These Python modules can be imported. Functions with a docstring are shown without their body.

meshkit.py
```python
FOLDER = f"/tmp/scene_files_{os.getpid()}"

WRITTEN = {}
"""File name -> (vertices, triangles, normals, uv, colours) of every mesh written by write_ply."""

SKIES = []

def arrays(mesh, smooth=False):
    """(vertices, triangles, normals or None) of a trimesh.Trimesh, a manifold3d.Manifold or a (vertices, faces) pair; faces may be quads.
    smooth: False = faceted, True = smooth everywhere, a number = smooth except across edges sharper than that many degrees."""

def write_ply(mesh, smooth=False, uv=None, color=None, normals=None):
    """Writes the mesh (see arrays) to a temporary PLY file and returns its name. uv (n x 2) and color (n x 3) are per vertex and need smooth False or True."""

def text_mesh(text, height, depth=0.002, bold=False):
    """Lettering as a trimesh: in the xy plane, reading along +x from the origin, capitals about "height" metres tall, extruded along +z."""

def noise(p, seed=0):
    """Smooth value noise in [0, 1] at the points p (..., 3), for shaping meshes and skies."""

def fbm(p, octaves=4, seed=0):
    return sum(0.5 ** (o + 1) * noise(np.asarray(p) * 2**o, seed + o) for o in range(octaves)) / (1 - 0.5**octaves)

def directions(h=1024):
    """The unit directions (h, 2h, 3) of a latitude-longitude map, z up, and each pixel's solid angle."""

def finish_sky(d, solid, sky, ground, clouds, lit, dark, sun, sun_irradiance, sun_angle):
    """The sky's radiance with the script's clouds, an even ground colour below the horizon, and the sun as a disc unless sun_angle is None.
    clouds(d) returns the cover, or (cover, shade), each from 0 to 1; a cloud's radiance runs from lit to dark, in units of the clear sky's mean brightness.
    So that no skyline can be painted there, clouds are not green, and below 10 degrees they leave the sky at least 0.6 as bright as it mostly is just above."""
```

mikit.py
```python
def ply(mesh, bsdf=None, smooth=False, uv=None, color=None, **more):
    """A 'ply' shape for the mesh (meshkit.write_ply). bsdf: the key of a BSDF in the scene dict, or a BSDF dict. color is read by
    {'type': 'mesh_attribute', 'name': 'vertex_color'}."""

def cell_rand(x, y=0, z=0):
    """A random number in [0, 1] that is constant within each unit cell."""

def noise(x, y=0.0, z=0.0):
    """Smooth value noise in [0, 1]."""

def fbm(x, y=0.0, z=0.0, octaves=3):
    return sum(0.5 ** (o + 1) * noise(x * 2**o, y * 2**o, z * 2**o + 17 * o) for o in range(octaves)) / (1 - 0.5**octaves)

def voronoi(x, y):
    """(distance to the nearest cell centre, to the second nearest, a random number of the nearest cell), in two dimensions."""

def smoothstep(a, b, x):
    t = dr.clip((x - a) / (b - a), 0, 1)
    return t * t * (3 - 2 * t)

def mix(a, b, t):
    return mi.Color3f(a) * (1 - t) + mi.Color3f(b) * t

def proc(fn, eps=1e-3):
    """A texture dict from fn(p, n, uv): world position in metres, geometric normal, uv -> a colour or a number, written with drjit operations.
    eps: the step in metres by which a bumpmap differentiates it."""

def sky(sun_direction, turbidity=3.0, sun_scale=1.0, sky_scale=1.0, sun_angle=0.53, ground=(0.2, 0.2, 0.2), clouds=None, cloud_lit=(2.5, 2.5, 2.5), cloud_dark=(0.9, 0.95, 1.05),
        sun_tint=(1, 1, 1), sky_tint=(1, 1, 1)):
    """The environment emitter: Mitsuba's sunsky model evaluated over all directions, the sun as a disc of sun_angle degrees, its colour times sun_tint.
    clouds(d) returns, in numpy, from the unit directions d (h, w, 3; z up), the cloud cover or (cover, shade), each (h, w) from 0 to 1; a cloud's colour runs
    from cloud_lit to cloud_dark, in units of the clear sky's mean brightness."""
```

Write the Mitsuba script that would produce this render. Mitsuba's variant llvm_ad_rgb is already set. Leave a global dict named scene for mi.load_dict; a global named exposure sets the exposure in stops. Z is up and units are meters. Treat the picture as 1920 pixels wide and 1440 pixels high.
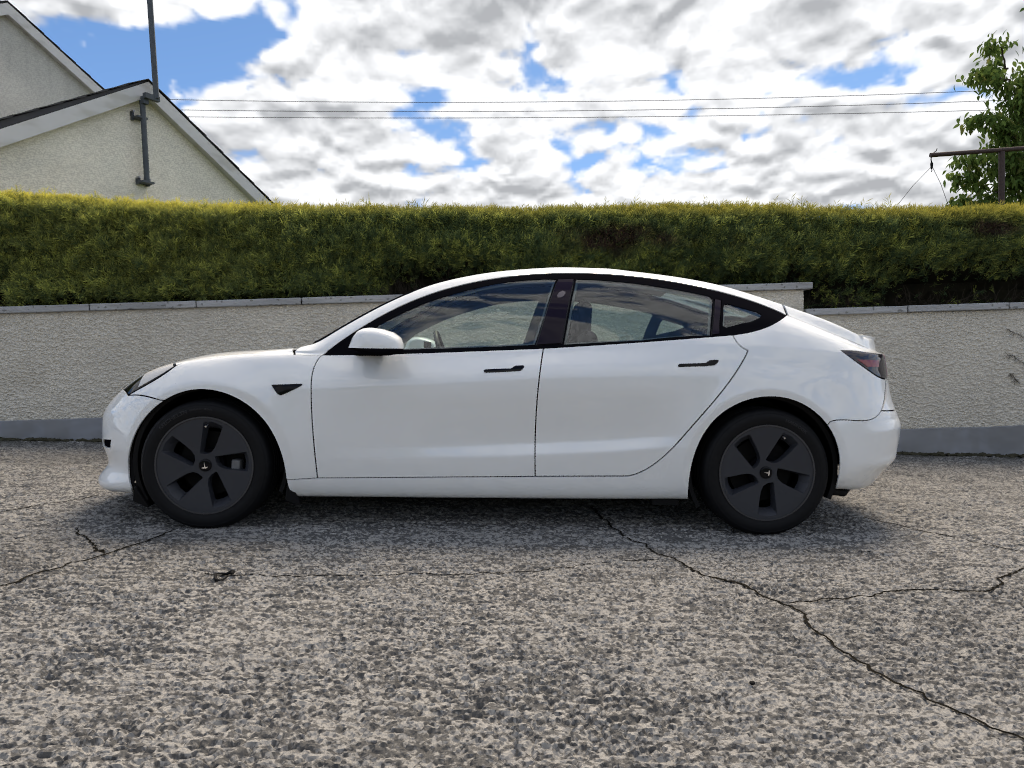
import math, random, json
import numpy as np, trimesh, mitsuba as mi, drjit as dr, mikit, meshkit
import manifold3d as m3
from shapely.geometry import Polygon, LineString, Point
from shapely import contains_xy
from shapely.affinity import rotate as shp_rotate, translate as shp_translate
from scipy.spatial import Delaunay, cKDTree
from scipy.interpolate import PchipInterpolator, RegularGridInterpolator
from scipy.ndimage import gaussian_filter1d
T = mi.ScalarTransform4f
scene, labels = {}, {}

# ------------------------------------------------------------------ camera, sky, exposure
EYE = np.array([0.0, -4.54, 0.9257])
def camera_axes(pitch, roll):
    cp, sp, cr, sr = math.cos(pitch), math.sin(pitch), math.cos(roll), math.sin(roll)
    f = np.array([0, cp, -sp]); u0 = np.array([0, sp, cp]); r0 = np.array([1.0, 0, 0])
    return r0*cr - u0*sr, r0*sr + u0*cr, f
RIGHT, UP, FWD = camera_axes(0.0447, 0.03)
scene['camera'] = {'type': 'perspective', 'fov': math.degrees(2*math.atan(960/1319.5)), 'fov_axis': 'x', 'near_clip': 0.05, 'far_clip': 400.0,
                   'to_world': T().look_at(origin=EYE.tolist(), target=(EYE + FWD).tolist(), up=UP.tolist())}
exposure = 2.46
def clouds(d):
    x, y, z = d[..., 0], d[..., 1], np.maximum(d[..., 2], 0.02)
    # a broken cloud deck: plane coordinates above the place, so that the puffs shrink towards the horizon
    qx, qy = x/(z + .28), y/(z + .28)
    def deck(s):
        p = np.stack([qx*s*5.0 + 3.1, qy*s*5.0 + 1.7, np.zeros_like(qx)], -1)
        w = meshkit.fbm(p*1.6 + 9.0, 4, 5) - .5; w2 = meshkit.fbm(p*1.6 + 29.0, 4, 6) - .5
        p = p + np.stack([.45*w, .45*w2, 0*w], -1)
        return p, meshkit.fbm(p*.9, 3, 11), meshkit.fbm(p*2.7, 7, 23)
    p, n, f = deck(1.0); _, n_up, f_up = deck(.975)
    az, el = np.degrees(np.arctan2(x, y)), np.degrees(np.arcsin(np.clip(d[..., 2], -1, 1)))
    wa = meshkit.fbm(p*1.3 + 20, 5, 41) - .5; wb = meshkit.fbm(p*1.3 + 40, 5, 43) - .5
    ahead = np.clip(1 - np.abs(az)/95, 0, 1)
    az, el = az + 8*wa, el + 4.0*wb
    def blob(a, e, sa, se):
        return np.exp(-((az - a)/sa)**2 - ((el - e)/se)**2)
    gap = (1.2*blob(-28, 20.3, 6.4, 2.8) + .75*blob(-20, 22.6, 4.5, 1.6) + .30*blob(-9, 24.3, 5, 1.6) + .40*blob(-4, 19.0, 14, 3.0)
           + .30*blob(5.5, 15.2, 6, 1.6) + .25*blob(13, 14.6, 6, 1.4) + .26*blob(22, 17, 7, 1.4) + .25*blob(4.5, 24.2, 4, 1.3))
    bank = (.45*blob(27, 25, 15, 6) + .45*blob(4, 11.8, 40, 1.8) + .25*blob(-4, 28, 14, 2.2) + .35*blob(-15, 21.2, 6, 1.0)
            + .85*blob(-31, 26.2, 8, 1.5) + .55*blob(-17, 16.2, 8, 2.6) + .35*blob(-20, 25.5, 3.5, 1.3) + .35*blob(-34, 22.4, 1.8, .8))
    bias = .165 - .40*gap + .20*bank - .14*(1 - ahead)
    m = .50*n + .50*f + bias
    cover = sstep(.445, .565, m)
    thick = sstep(.54, .76, m)
    shade = np.clip(.25 + 3.6*(.30*(n_up - n) + .70*(f_up - f)) + .42*(thick - .4) + 1.25*(meshkit.fbm(p*1.7 + 4.0, 6, 31) - .5), 0, 1)
    return cover, shade
def sstep(a,b,x):
    t=np.clip((x-a)/(b-a),0,1); return t*t*(3-2*t)
SUN = np.array([0.25, 0.50, 1.02])
scene['sky'] = mikit.sky(SUN.tolist(), turbidity=3.0, sun_scale=0.6, sun_angle=26.0, clouds=clouds, cloud_lit=(2.95, 2.98, 3.03), cloud_dark=(1.25, 1.29, 1.35),
                         ground=(.16, .155, .145), sky_tint=(.60, .70, .80))
# ------------------------------------------------------------------ materials
P = mikit.proc
def C3(r, g, b): return mi.Color3f(r, g, b)
def mat(name, d): scene['mat_' + name] = d; return 'mat_' + name
def rgb(*c): return {'type': 'rgb', 'value': list(c)}
def diffuse(c): return {'type': 'twosided', 'bsdf': {'type': 'diffuse', 'reflectance': c if isinstance(c, dict) else rgb(*c)}}
def rough(c, alpha=.3, two=True, ior=1.49):
    b = {'type': 'roughplastic', 'diffuse_reflectance': c if isinstance(c, dict) else rgb(*c), 'alpha': alpha, 'distribution': 'ggx', 'int_ior': ior}
    return {'type': 'twosided', 'bsdf': b} if two else b
def bump(tex, scale, b): return {'type': 'bumpmap', 'arbitrary': tex, 'scale': scale, 'bsdf': b}
sm, mix, noise, fbm, vor, crand = mikit.smoothstep, mikit.mix, mikit.noise, mikit.fbm, mikit.voronoi, mikit.cell_rand

def ground_colour(p, n, uv):
    f1, f2, r1 = vor(p.x*92 + 3, p.y*115)
    stone = (1 - sm(.25, .50, f1))*sm(.68, .72, r1)
    a = fbm(p.x*76, p.y*108, 0, 4)
    b = fbm(p.x*9, p.y*58 + 9, 2.0, 3)
    big = fbm(p.x*.9 + 5, p.y*.9, 0, 4)
    mid = fbm(p.x*5, p.y*6, 3.0, 3)
    pale = sm(.40, .60, a + .50*(b - .5) + .15*(mid - .5))
    c = mix(C3(.115, .115, .114), mix(C3(.55, .535, .505), C3(.45, .442, .425), mid), pale)
    c = mix(c, mix(C3(.09, .095, .10), C3(.30, .30, .31), crand(r1*91, 3)), stone*.8)
    c = c*(.76 + .48*big)
    stain = sm(.56, .72, fbm(p.x*.55 + 40, p.y*.8, 0, 4))
    c = c*(1 - .20*stain)
    moss = sm(1.75, 2.3, p.y + .35*(mid - .5))*sm(.3, .6, mid)
    return mix(c, C3(.075, .075, .055), moss*.75)
def ground_bump(p, n, uv):
    f1, f2, r1 = vor(p.x*70 + 3, p.y*84)
    return .6*fbm(p.x*95, p.y*120, 0, 3) + .25*sm(.0, .6, f1)
mat('ground', bump(P(ground_bump, 1.5e-3), .006, rough(P(ground_colour), .55)))
mat('crack', diffuse(P(lambda p, n, uv: mix(C3(.008, .008, .007), C3(.022, .020, .016), fbm(p.x*60, p.y*60, 0, 2)))))
def dash(c0, c1, dirt0, grain):
    def colour(p, n, uv):
        big = fbm(p.x*1.1, p.y*1.1, p.z*1.6, 3)
        g = noise(p.x*grain, p.y*grain, p.z*grain)
        streak = fbm(p.x*7 + p.y*7, 0.0, p.z*.7, 3)
        c = mix(C3(*c0), C3(*c1), sm(.2, .8, g))
        return c*(.80 + .4*big)*(1 - dirt0*sm(.45, .8, streak))
    return colour
def wall_colour(p, n, uv):
    big = fbm(p.x*1.1, 0.0, p.z*1.6, 3)
    g = noise(p.x*110, p.y*110, p.z*110)
    streak = fbm(p.x*9, 0.0, p.z*.6, 3)
    top = sm(.62, .28, fbm(p.x*3.0, 2.0, p.z*5.0, 3))
    c = mix(C3(.73, .69, .605), C3(.57, .545, .48), sm(.25, .8, g))
    c = c*(.86 + .28*big)*(1 - .06*sm(.5, .8, streak))
    return mix(c, C3(.36, .33, .27), .25*top*sm(.5, .7, big))
mat('wall_render', bump(P(lambda p, n, uv: noise(p.x*95, 0.0, p.z*150) + .6*noise(p.x*210, 3.0, p.z*260), 1.2e-3), .006, diffuse(P(wall_colour))))
mat('house_render', bump(P(lambda p, n, uv: fbm(p.x*75 + p.y*11, p.y*75, p.z*80, 3), 3e-3), .010,
    diffuse(P(dash((.92, .86, .73), (.68, .63, .53), .05, 75)))))
mat('house_render_grey', bump(P(lambda p, n, uv: fbm(p.x*46, p.y*46, p.z*50, 3), 4e-3), .016, diffuse(P(dash((.62, .60, .54), (.50, .48, .435), .08, 60)))))
def concrete_colour(p, n, uv):
    b = fbm(p.x*2.3, p.y*2.3, p.z*9, 4); g = noise(p.x*150, p.y*150, p.z*150)
    c = mix(C3(.70, .715, .73), C3(.50, .51, .515), sm(.3, .75, b))
    sp = sm(.72, .80, noise(p.x*42, p.y*42, p.z*42))
    return mix(c*(.88 + .24*g), C3(.10, .095, .075), .6*sp)
mat('coping', bump(P(lambda p, n, uv: fbm(p.x*60, p.y*60, p.z*60, 3), 2e-3), .008, rough(P(concrete_colour), .5)))
def plinth_colour(p, n, uv):
    b = fbm(p.x*1.7, p.y, p.z*4, 4)
    c = mix(C3(.50, .525, .58), C3(.38, .40, .44), sm(.3, .7, b))
    low = sm(.62, .40, fbm(p.x*5, 1.0, p.z*2.0, 3))
    return mix(c, C3(.27, .255, .215), low*.30)
mat('plinth', bump(P(lambda p, n, uv: fbm(p.x*25, p.y*25, p.z*25, 4), 3e-3), .006, rough(P(plinth_colour), .45)))
mat('bargeboard', rough(P(lambda p, n, uv: mix(C3(.76, .76, .75), C3(.62, .61, .57), sm(.45, .75, fbm(p.x*3, p.y*3, p.z*6, 3)))), .25))
mat('slate', rough(P(lambda p, n, uv: mix(C3(.045, .043, .048), C3(.085, .08, .08), fbm(p.x*9, p.y*9, p.z*9, 3))), .4))
mat('galvanised', rough(P(lambda p, n, uv: mix(C3(.055, .068, .082), C3(.13, .15, .17), fbm(p.x*20, p.y*20, p.z*20, 3))), .35))
mat('rusty_brown', rough(P(lambda p, n, uv: mix(C3(.055, .028, .024), C3(.10, .055, .045), fbm(p.x*30, p.y*30, p.z*30, 3))), .4))
mat('black_rubber', rough((.014, .014, .015), .45))
mat('cable', rough((.02, .02, .022), .4))
def thin_leaf(col, trans): return {'type': 'principledthin', 'base_color': col, 'roughness': .55, 'diff_trans': trans, 'spec_trans': 0.0, 'specular': .3} if False else {'type': 'principledthin', 'base_color': col, 'roughness': .55, 'diff_trans': trans, 'spec_trans': 0.0}
def hedge_colour(p, n, uv):
    k = uv.x
    pat = fbm(p.x*1.5 + 2, p.y*1.5, p.z*2.2, 3)
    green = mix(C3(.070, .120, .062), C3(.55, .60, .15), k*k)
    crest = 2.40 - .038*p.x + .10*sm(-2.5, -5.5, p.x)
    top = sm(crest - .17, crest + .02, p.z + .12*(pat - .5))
    sunlit_gold = mix(C3(.46, .42, .08), C3(.72, .64, .12), k)*(.68 + .55*sm(-1.2, -3.6, p.x))  # new-growth gold; sunlight on the crest is painted in, stronger to the left
    c = mix(green, sunlit_gold, sm(0.25, 1.0, uv.y)*(.10 + .14*sm(-1.0, -3.5, p.x) + .75*top) + .12*top)
    spot = dr.exp(-dr.square((p.x - 1.05)/.75) - dr.square((p.z - 2.02)/.20)) + .8*dr.exp(-dr.square((p.x - 4.75)/.45) - dr.square((p.z - 2.0)/.16)) + .45*dr.exp(-dr.square((p.x - 2.6)/.9) - dr.square((p.z - 1.9)/.2))
    dead_at = sm(.35, .95, spot + .7*(fbm(p.x*4.5 + 7, 3.0, p.z*6 + 1, 3) - .5))
    dead = mix(C3(.055, .042, .034), C3(.15, .095, .070), k)
    return mix(c, dead, dead_at*(1 - top)*sm(.42, .52, crand(k*533, 9.0) + .35*dead_at))
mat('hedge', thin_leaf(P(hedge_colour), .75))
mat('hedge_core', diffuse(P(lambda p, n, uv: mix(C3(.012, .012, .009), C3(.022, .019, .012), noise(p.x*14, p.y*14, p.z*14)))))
mat('twig', diffuse((.045, .036, .028)))
def leaf_colour(p, n, uv):
    k = crand(dr.floor(uv.x*991), 2.0)
    return mix(mix(C3(.085, .14, .04), C3(.17, .24, .06), k), C3(.15, .10, .05), .5*sm(.9, .95, k))
mat('tree_leaf', thin_leaf(P(leaf_colour), .8))
mat('bark', diffuse(P(lambda p, n, uv: mix(C3(.05, .04, .033), C3(.11, .09, .075), fbm(p.x*25, p.y*25, p.z*9, 3)))))
mat('lawn', diffuse((.06, .085, .03)))
mat('bank', diffuse(P(lambda p, n, uv: mix(C3(.035, .05, .02), C3(.075, .09, .035), fbm(p.x*1.5, p.y*1.5, p.z*2, 4)))))  # grass tone for the unseen bank added behind the camera
mat('dry_stem', diffuse((.075, .068, .058)))
# the car's own
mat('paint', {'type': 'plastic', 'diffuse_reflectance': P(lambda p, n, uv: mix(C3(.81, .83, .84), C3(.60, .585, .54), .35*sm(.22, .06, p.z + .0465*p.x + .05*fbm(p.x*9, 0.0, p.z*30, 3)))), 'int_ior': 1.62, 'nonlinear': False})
scene['mat_paint'] = {'type': 'twosided', 'bsdf': scene['mat_paint']}
mat('gloss_black', {'type': 'twosided', 'bsdf': {'type': 'plastic', 'diffuse_reflectance': rgb(.005, .005, .007), 'int_ior': 1.24}})
mat('pillar_black', {'type': 'twosided', 'bsdf': {'type': 'plastic', 'diffuse_reflectance': rgb(.014, .010, .018), 'int_ior': 1.22}})
mat('satin_black', diffuse((.0055, .0055, .0075)))
mat('matt_black', rough((.006, .006, .007), .5, ior=1.3))
mat('shell', diffuse((.012, .012, .013)))
mat('tyre', rough(P(lambda p, n, uv: mix(C3(.0045, .005, .007), C3(.0075, .008, .010), fbm(p.x*40, p.y*40, p.z*40, 2))), .4, ior=1.3))
mat('tyre_letter', rough((.026, .026, .030), .3, ior=1.4))
mat('wheel_cover', rough((.037, .040, .050), .2, ior=1.4))
mat('rim_lip', rough((.05, .05, .055), .2))
mat('steel', {'type': 'twosided', 'bsdf': {'type': 'principled', 'base_color': rgb(.32, .32, .33), 'metallic': .8, 'roughness': .4}})
mat('caliper', rough((.22, .225, .24), .35))
mat('chrome', {'type': 'twosided', 'bsdf': {'type': 'principled', 'base_color': rgb(.85, .85, .87), 'metallic': .9, 'roughness': .18}})
mat('glass', {'type': 'thindielectric', 'int_ior': 1.5, 'specular_transmittance': rgb(.73, .82, .79)})
mat('glass_dark', {'type': 'thindielectric', 'int_ior': 1.5, 'specular_transmittance': rgb(.68, .79, .75)})
mat('screen_glass', {'type': 'thindielectric', 'int_ior': 1.5, 'specular_transmittance': rgb(.80, .88, .85)})
mat('roof_glass', {'type': 'twosided', 'bsdf': {'type': 'plastic', 'diffuse_reflectance': rgb(.010, .011, .013), 'int_ior': 1.5}})
mat('trim_cloth', diffuse((.17, .18, .19)))
mat('seat', rough((.014, .016, .020), .5, ior=1.3))
mat('dash', rough((.030, .030, .032), .35))
mat('clear_lens', {'type': 'thindielectric', 'int_ior': 1.5, 'specular_transmittance': rgb(.92, .94, .95)})
mat('lamp_grey', rough((.62, .62, .61), .12))
mat('tail_red', {'type': 'twosided', 'bsdf': {'type': 'plastic', 'diffuse_reflectance': rgb(.20, .018, .035), 'int_ior': 1.5}})
mat('tail_dark', {'type': 'twosided', 'bsdf': {'type': 'plastic', 'diffuse_reflectance': rgb(.016, .012, .020), 'int_ior': 1.5}})
mat('tail_pale', {'type': 'twosided', 'bsdf': {'type': 'plastic', 'diffuse_reflectance': rgb(.34, .20, .23), 'int_ior': 1.5}})
mat('mirror_face', {'type': 'twosided', 'bsdf': {'type': 'conductor', 'material': 'Al'}})

# ------------------------------------------------------------------ helpers
count = {}
def key(name):
    k = count.get(name, 0); count[name] = k + 1
    return name if k == 0 else f'{name}_{k:03d}'
def add(name, mesh, material, parent=None, smooth=False, to_world=None, uv=None, label=None, category=None, group=None, kind=None):
    k = key((parent + '__' if parent else '') + name)
    scene[k] = mikit.ply(mesh, material, smooth, uv=uv)
    if to_world is not None: scene[k]['to_world'] = to_world
    tag(k, label, category, group, kind)
    return k
def tag(k, label=None, category=None, group=None, kind=None):
    d = {a: b for a, b in (('label', label), ('category', category), ('group', group), ('kind', kind)) if b}
    if d: labels[k] = {**labels.get(k, {}), **d}
    return k
def thing(name, label, category, group=None): return tag(key(name), label, category, group)
def box(x0, x1, y0, y1, z0, z1):
    b = trimesh.creation.box((x1 - x0, y1 - y0, z1 - z0)); b.apply_translation(((x0 + x1)/2, (y0 + y1)/2, (z0 + z1)/2)); return b
def ball_hull(pts, seg=16):
    """Hull of spheres (x, y, z, r)."""
    return tm(m3.Manifold.batch_hull([m3.Manifold.sphere(p[3], seg).translate(p[:3]) for p in pts]))
def tm(man):
    m = man.to_mesh(); return trimesh.Trimesh(m.vert_properties[:, :3], m.tri_verts, process=False)
def rbox(sx, sy, sz, r, c=(0, 0, 0), seg=16):
    return ball_hull([(c[0] + a*(sx/2 - r), c[1] + b*(sy/2 - r), c[2] + d*(sz/2 - r), r) for a in (-1, 1) for b in (-1, 1) for d in (-1, 1)], seg)
def chamfer_box(x0, x1, y0, y1, z0, z1, c=.006):
    pts = []
    for X, sx in ((x0, 1), (x1, -1)):
        for Y, sy in ((y0, 1), (y1, -1)):
            for Z, sz in ((z0, 1), (z1, -1)):
                pts += [(X + sx*c, Y + sy*c, Z), (X + sx*c, Y, Z + sz*c), (X, Y + sy*c, Z + sz*c)]
    return trimesh.convex.convex_hull(np.array(pts))
def tube(pts, radii, n=8, cap=True):
    pts = np.asarray(pts, float); radii = np.broadcast_to(radii, len(pts))
    t = np.gradient(pts, axis=0); t /= np.linalg.norm(t, axis=1, keepdims=True)
    ref = np.array([0, 0, 1.0]) if abs(t[0, 2]) < .9 else np.array([1.0, 0, 0])
    V, F = [], []
    a = np.linspace(0, 2*np.pi, n, endpoint=False)
    for p, d, r in zip(pts, t, radii):
        u = np.cross(d, ref); u /= np.linalg.norm(u); w = np.cross(d, u)
        V.append(p + r*(np.cos(a)[:, None]*u + np.sin(a)[:, None]*w))
    V = np.vstack(V); i = np.arange(n); j = (i + 1) % n
    for k in range(len(pts) - 1):
        F.append(np.stack([k*n + i, k*n + j, (k + 1)*n + j], 1)); F.append(np.stack([k*n + i, (k + 1)*n + j, (k + 1)*n + i], 1))
    if cap:
        V = np.vstack([V, pts[:1], pts[-1:]]); c0, c1 = len(V) - 2, len(V) - 1; e = (len(pts) - 1)*n
        F.append(np.stack([j, i, i*0 + c0], 1)); F.append(np.stack([e + i, e + j, i*0 + c1], 1))
    m = trimesh.Trimesh(V, np.vstack(F), process=False)
    return m
def revolve_y(profile, n=96, closed=False):
    """(r, y) profile round the y axis."""
    pr = np.asarray(profile, float); a = np.linspace(0, 2*np.pi, n, endpoint=False)
    V = np.stack([pr[:, 0][:, None]*np.cos(a), np.repeat(pr[:, 1][:, None], n, 1), pr[:, 0][:, None]*np.sin(a)], -1).reshape(-1, 3)
    i = np.arange(n); j = (i + 1) % n; F = []
    for k in range(len(pr) - 1):
        F += [np.stack([k*n + i, k*n + j, (k + 1)*n + j], 1), np.stack([k*n + i, (k + 1)*n + j, (k + 1)*n + i], 1)]
    return trimesh.Trimesh(V, np.vstack(F), process=False)
def cat(*ms): return trimesh.util.concatenate([m for m in ms if m is not None])
def prism(poly, y0, y1):
    """Shapely polygon in (x, z) extruded between y0 and y1."""
    m = trimesh.creation.extrude_polygon(poly, y1 - y0, engine='earcut')
    v = m.vertices; m = trimesh.Trimesh(np.stack([v[:, 0], y1 - v[:, 2], v[:, 1]], 1), m.faces, process=False)
    return m
# ------------------------------------------------------------------ ground
SLOPE = 0.0465
def ground_z(x):
    x = np.asarray(x, float); a = np.abs(x)
    return -SLOPE*np.sign(x)*np.where(a < 6, a, 6 + 6*np.tanh((a - 6)/6))
def relief(x, y):
    q = np.stack([x, y, np.zeros_like(x)], -1)
    n1, n2, n3 = meshkit.noise(q*[64, 100, 1], 1), meshkit.noise(q*[120, 170, 1], 2), meshkit.noise(q*[22, 40, 1], 3)
    pit = sstep(.60, .30, .62*n1 + .38*n2)
    tamp = meshkit.noise(q*[7, 52, 1], 8)
    return -.0100*pit*(.35 + 1.1*meshkit.fbm(q*4.0, 3, 4)) + .0030*(n3 - .5) + .0030*(n2 - .5) + .0095*(tamp - .5) + .004*(meshkit.fbm(q*1.2, 3, 6) - .5)
CRACKS = [  # polylines on the ground (x, y), widest half width
    ([(.459,-.283),(.509,-.758),(.544,-.971),(.627,-1.157),(.657,-1.308),(.712,-1.378),(.753,-1.534),(.807,-1.619),(.884,-1.681),(.911,-1.759),(.966,-1.888),(1.008,-1.955),(1.03,-2.006),(1.016,-2.116),(1.011,-2.228),(1.016,-2.31),(1.033,-2.377),(1.046,-2.492),(1.089,-2.579),(1.113,-2.66),(1.162,-2.747),(1.206,-2.826),(1.222,-2.866),(1.234,-2.915),(1.26,-3.02)], .0052),
    ([(1.013,-1.941),(1.129,-1.895),(1.269,-1.866),(1.388,-1.826),(1.506,-1.776),(1.639,-1.74),(1.753,-1.756),(1.87,-1.75),(1.954,-1.703),(2.064,-1.59),(2.262,-1.438),(2.433,-1.332)], .0046),
    ([(.066,-1.605),(.178,-1.546),(.295,-1.485),(.446,-1.447),(.566,-1.413),(.642,-1.381)], .0018),
    ([(2.023,-.476),(2.093,-.595),(2.158,-.736),(2.247,-.865),(2.337,-1.034),(2.442,-1.156)], .0026),
    ([(-1.997,-1.923),(-1.974,-1.893),(-1.939,-1.832),(-1.944,-1.733),(-1.923,-1.667),(-1.901,-1.597),(-1.86,-1.552),(-1.844,-1.492),(-1.828,-1.429),(-1.81,-1.364),(-1.773,-1.261),(-1.743,-1.132),(-1.73,-.995)], .0060),
    ([(-1.828,-1.42),(-1.881,-1.368),(-1.894,-1.391),(-1.944,-1.322),(-2.022,-1.222),(-2.163,-1.101),(-2.24,-1.007)], .0050),
    ([(-1.371,-1.665),(-1.257,-1.699),(-1.207,-1.722),(-1.137,-1.693),(-1.008,-1.712),(-.876,-1.693),(-.736,-1.693),(-.45,-1.66),(-.2,-1.64),(.066,-1.605)], .0015),
    ([(-2.843,-.692),(-2.783,-.587),(-2.725,-.45),(-2.624,-.33),(-2.587,-.208)], .0035),
]
def rough_line(pts, step, seed, amp):
    pts = np.array(pts); s = np.concatenate([[0], np.cumsum(np.linalg.norm(np.diff(pts, axis=0), axis=1))])
    t = np.arange(0, s[-1], step); p = np.stack([np.interp(t, s, pts[:, k]) for k in (0, 1)], 1)
    q = np.stack([t*16, t*0, t*0], 1)
    off = (meshkit.fbm(q, 4, seed) - .5)*amp
    d = np.gradient(p, axis=0); d /= np.linalg.norm(d, axis=1, keepdims=True)
    nrm = np.stack([-d[:, 1], d[:, 0]], 1)
    return t, p + nrm*off[:, None], nrm
crack_lines = [(*rough_line(p, .006, 40 + i, .05), w) for i, (p, w) in enumerate(CRACKS)]
crack_tree = cKDTree(np.vstack([c[1] for c in crack_lines])); crack_w = np.concatenate([np.full(len(c[1]), c[3]) for c in crack_lines])
def ground_block(xs, ys, skirt):
    X, Y = np.meshgrid(xs, ys, indexing='ij'); x, y = X.ravel(), Y.ravel()
    d, i = crack_tree.query(np.stack([x, y], 1), distance_upper_bound=.05)
    w = crack_w[np.minimum(i, len(crack_w) - 1)]
    groove = np.where(np.isfinite(d), np.exp(-(np.minimum(d, 1)/(w*1.3))**2), 0)
    h = relief(x, y)
    z = ground_z(x) + h*(1 - groove) - groove*np.minimum(.009, w*1.6)
    k = np.clip(skirt(x, y)/.30, 0, 1); z = np.where(k < 1, ground_z(x) - .016 + (z - ground_z(x) + .016)*k**.7, z)   # the relief runs out into the plain sheet
    n, m = X.shape; idx = np.arange(n*m).reshape(n, m)
    f = np.stack([idx[:-1, :-1], idx[1:, :-1], idx[1:, 1:], idx[:-1, 1:]], -1).reshape(-1, 4)
    return trimesh.Trimesh(np.stack([x, y, z], 1), np.vstack([f[:, :3], f[:, [0, 2, 3]]]), process=False)
def graded(a, b, h0, h1):
    out = [a]
    while out[-1] < b: out.append(out[-1] + h0 + (h1 - h0)*(out[-1] - a)/(b - a))
    return np.array(out)
xn = np.concatenate([np.arange(-3.9, -2.2, .014), np.arange(-2.2, 2.2, .0070), np.arange(2.2, 3.9, .014)])
near = ground_block(xn, np.concatenate([np.arange(-4.6, -3.25, .016), graded(-3.25, -1.2, .0058, .009)]), lambda x, y: np.minimum(3.89 - np.abs(x), y + 4.6))
midb = ground_block(np.arange(-6.4, 6.41, .0175), graded(-1.2, 2.34, .0085, .022), lambda x, y: np.minimum(6.4 - np.abs(x), np.where(np.abs(x) < 3.5, 1, y + 1.2 + np.clip((3.9 - np.abs(x))/.4, 0, 1))))
def flat(xs, ys, dz):
    X, Y = np.meshgrid(xs, ys, indexing='ij'); n, m = X.shape; idx = np.arange(n*m).reshape(n, m)
    f = np.stack([idx[:-1, :-1], idx[1:, :-1], idx[1:, 1:], idx[:-1, 1:]], -1).reshape(-1, 4)
    return trimesh.Trimesh(np.stack([X.ravel(), Y.ravel(), ground_z(X.ravel()) + dz], 1), np.vstack([f[:, :3], f[:, [0, 2, 3]]]), process=False)
base = flat(np.unique(np.concatenate([np.linspace(-150, -20, 6), np.linspace(-20, 20, 81), np.linspace(20, 150, 6)])), np.unique(np.concatenate([[-150, -60, -25, -12], np.linspace(-8, 3, 12), [20, 60, 150]])), -.013)
add('ground', cat(near, midb, base), 'mat_ground', smooth=False, kind='structure', label='worn grey concrete yard, cracked and rough, sloping down to the right')
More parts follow.
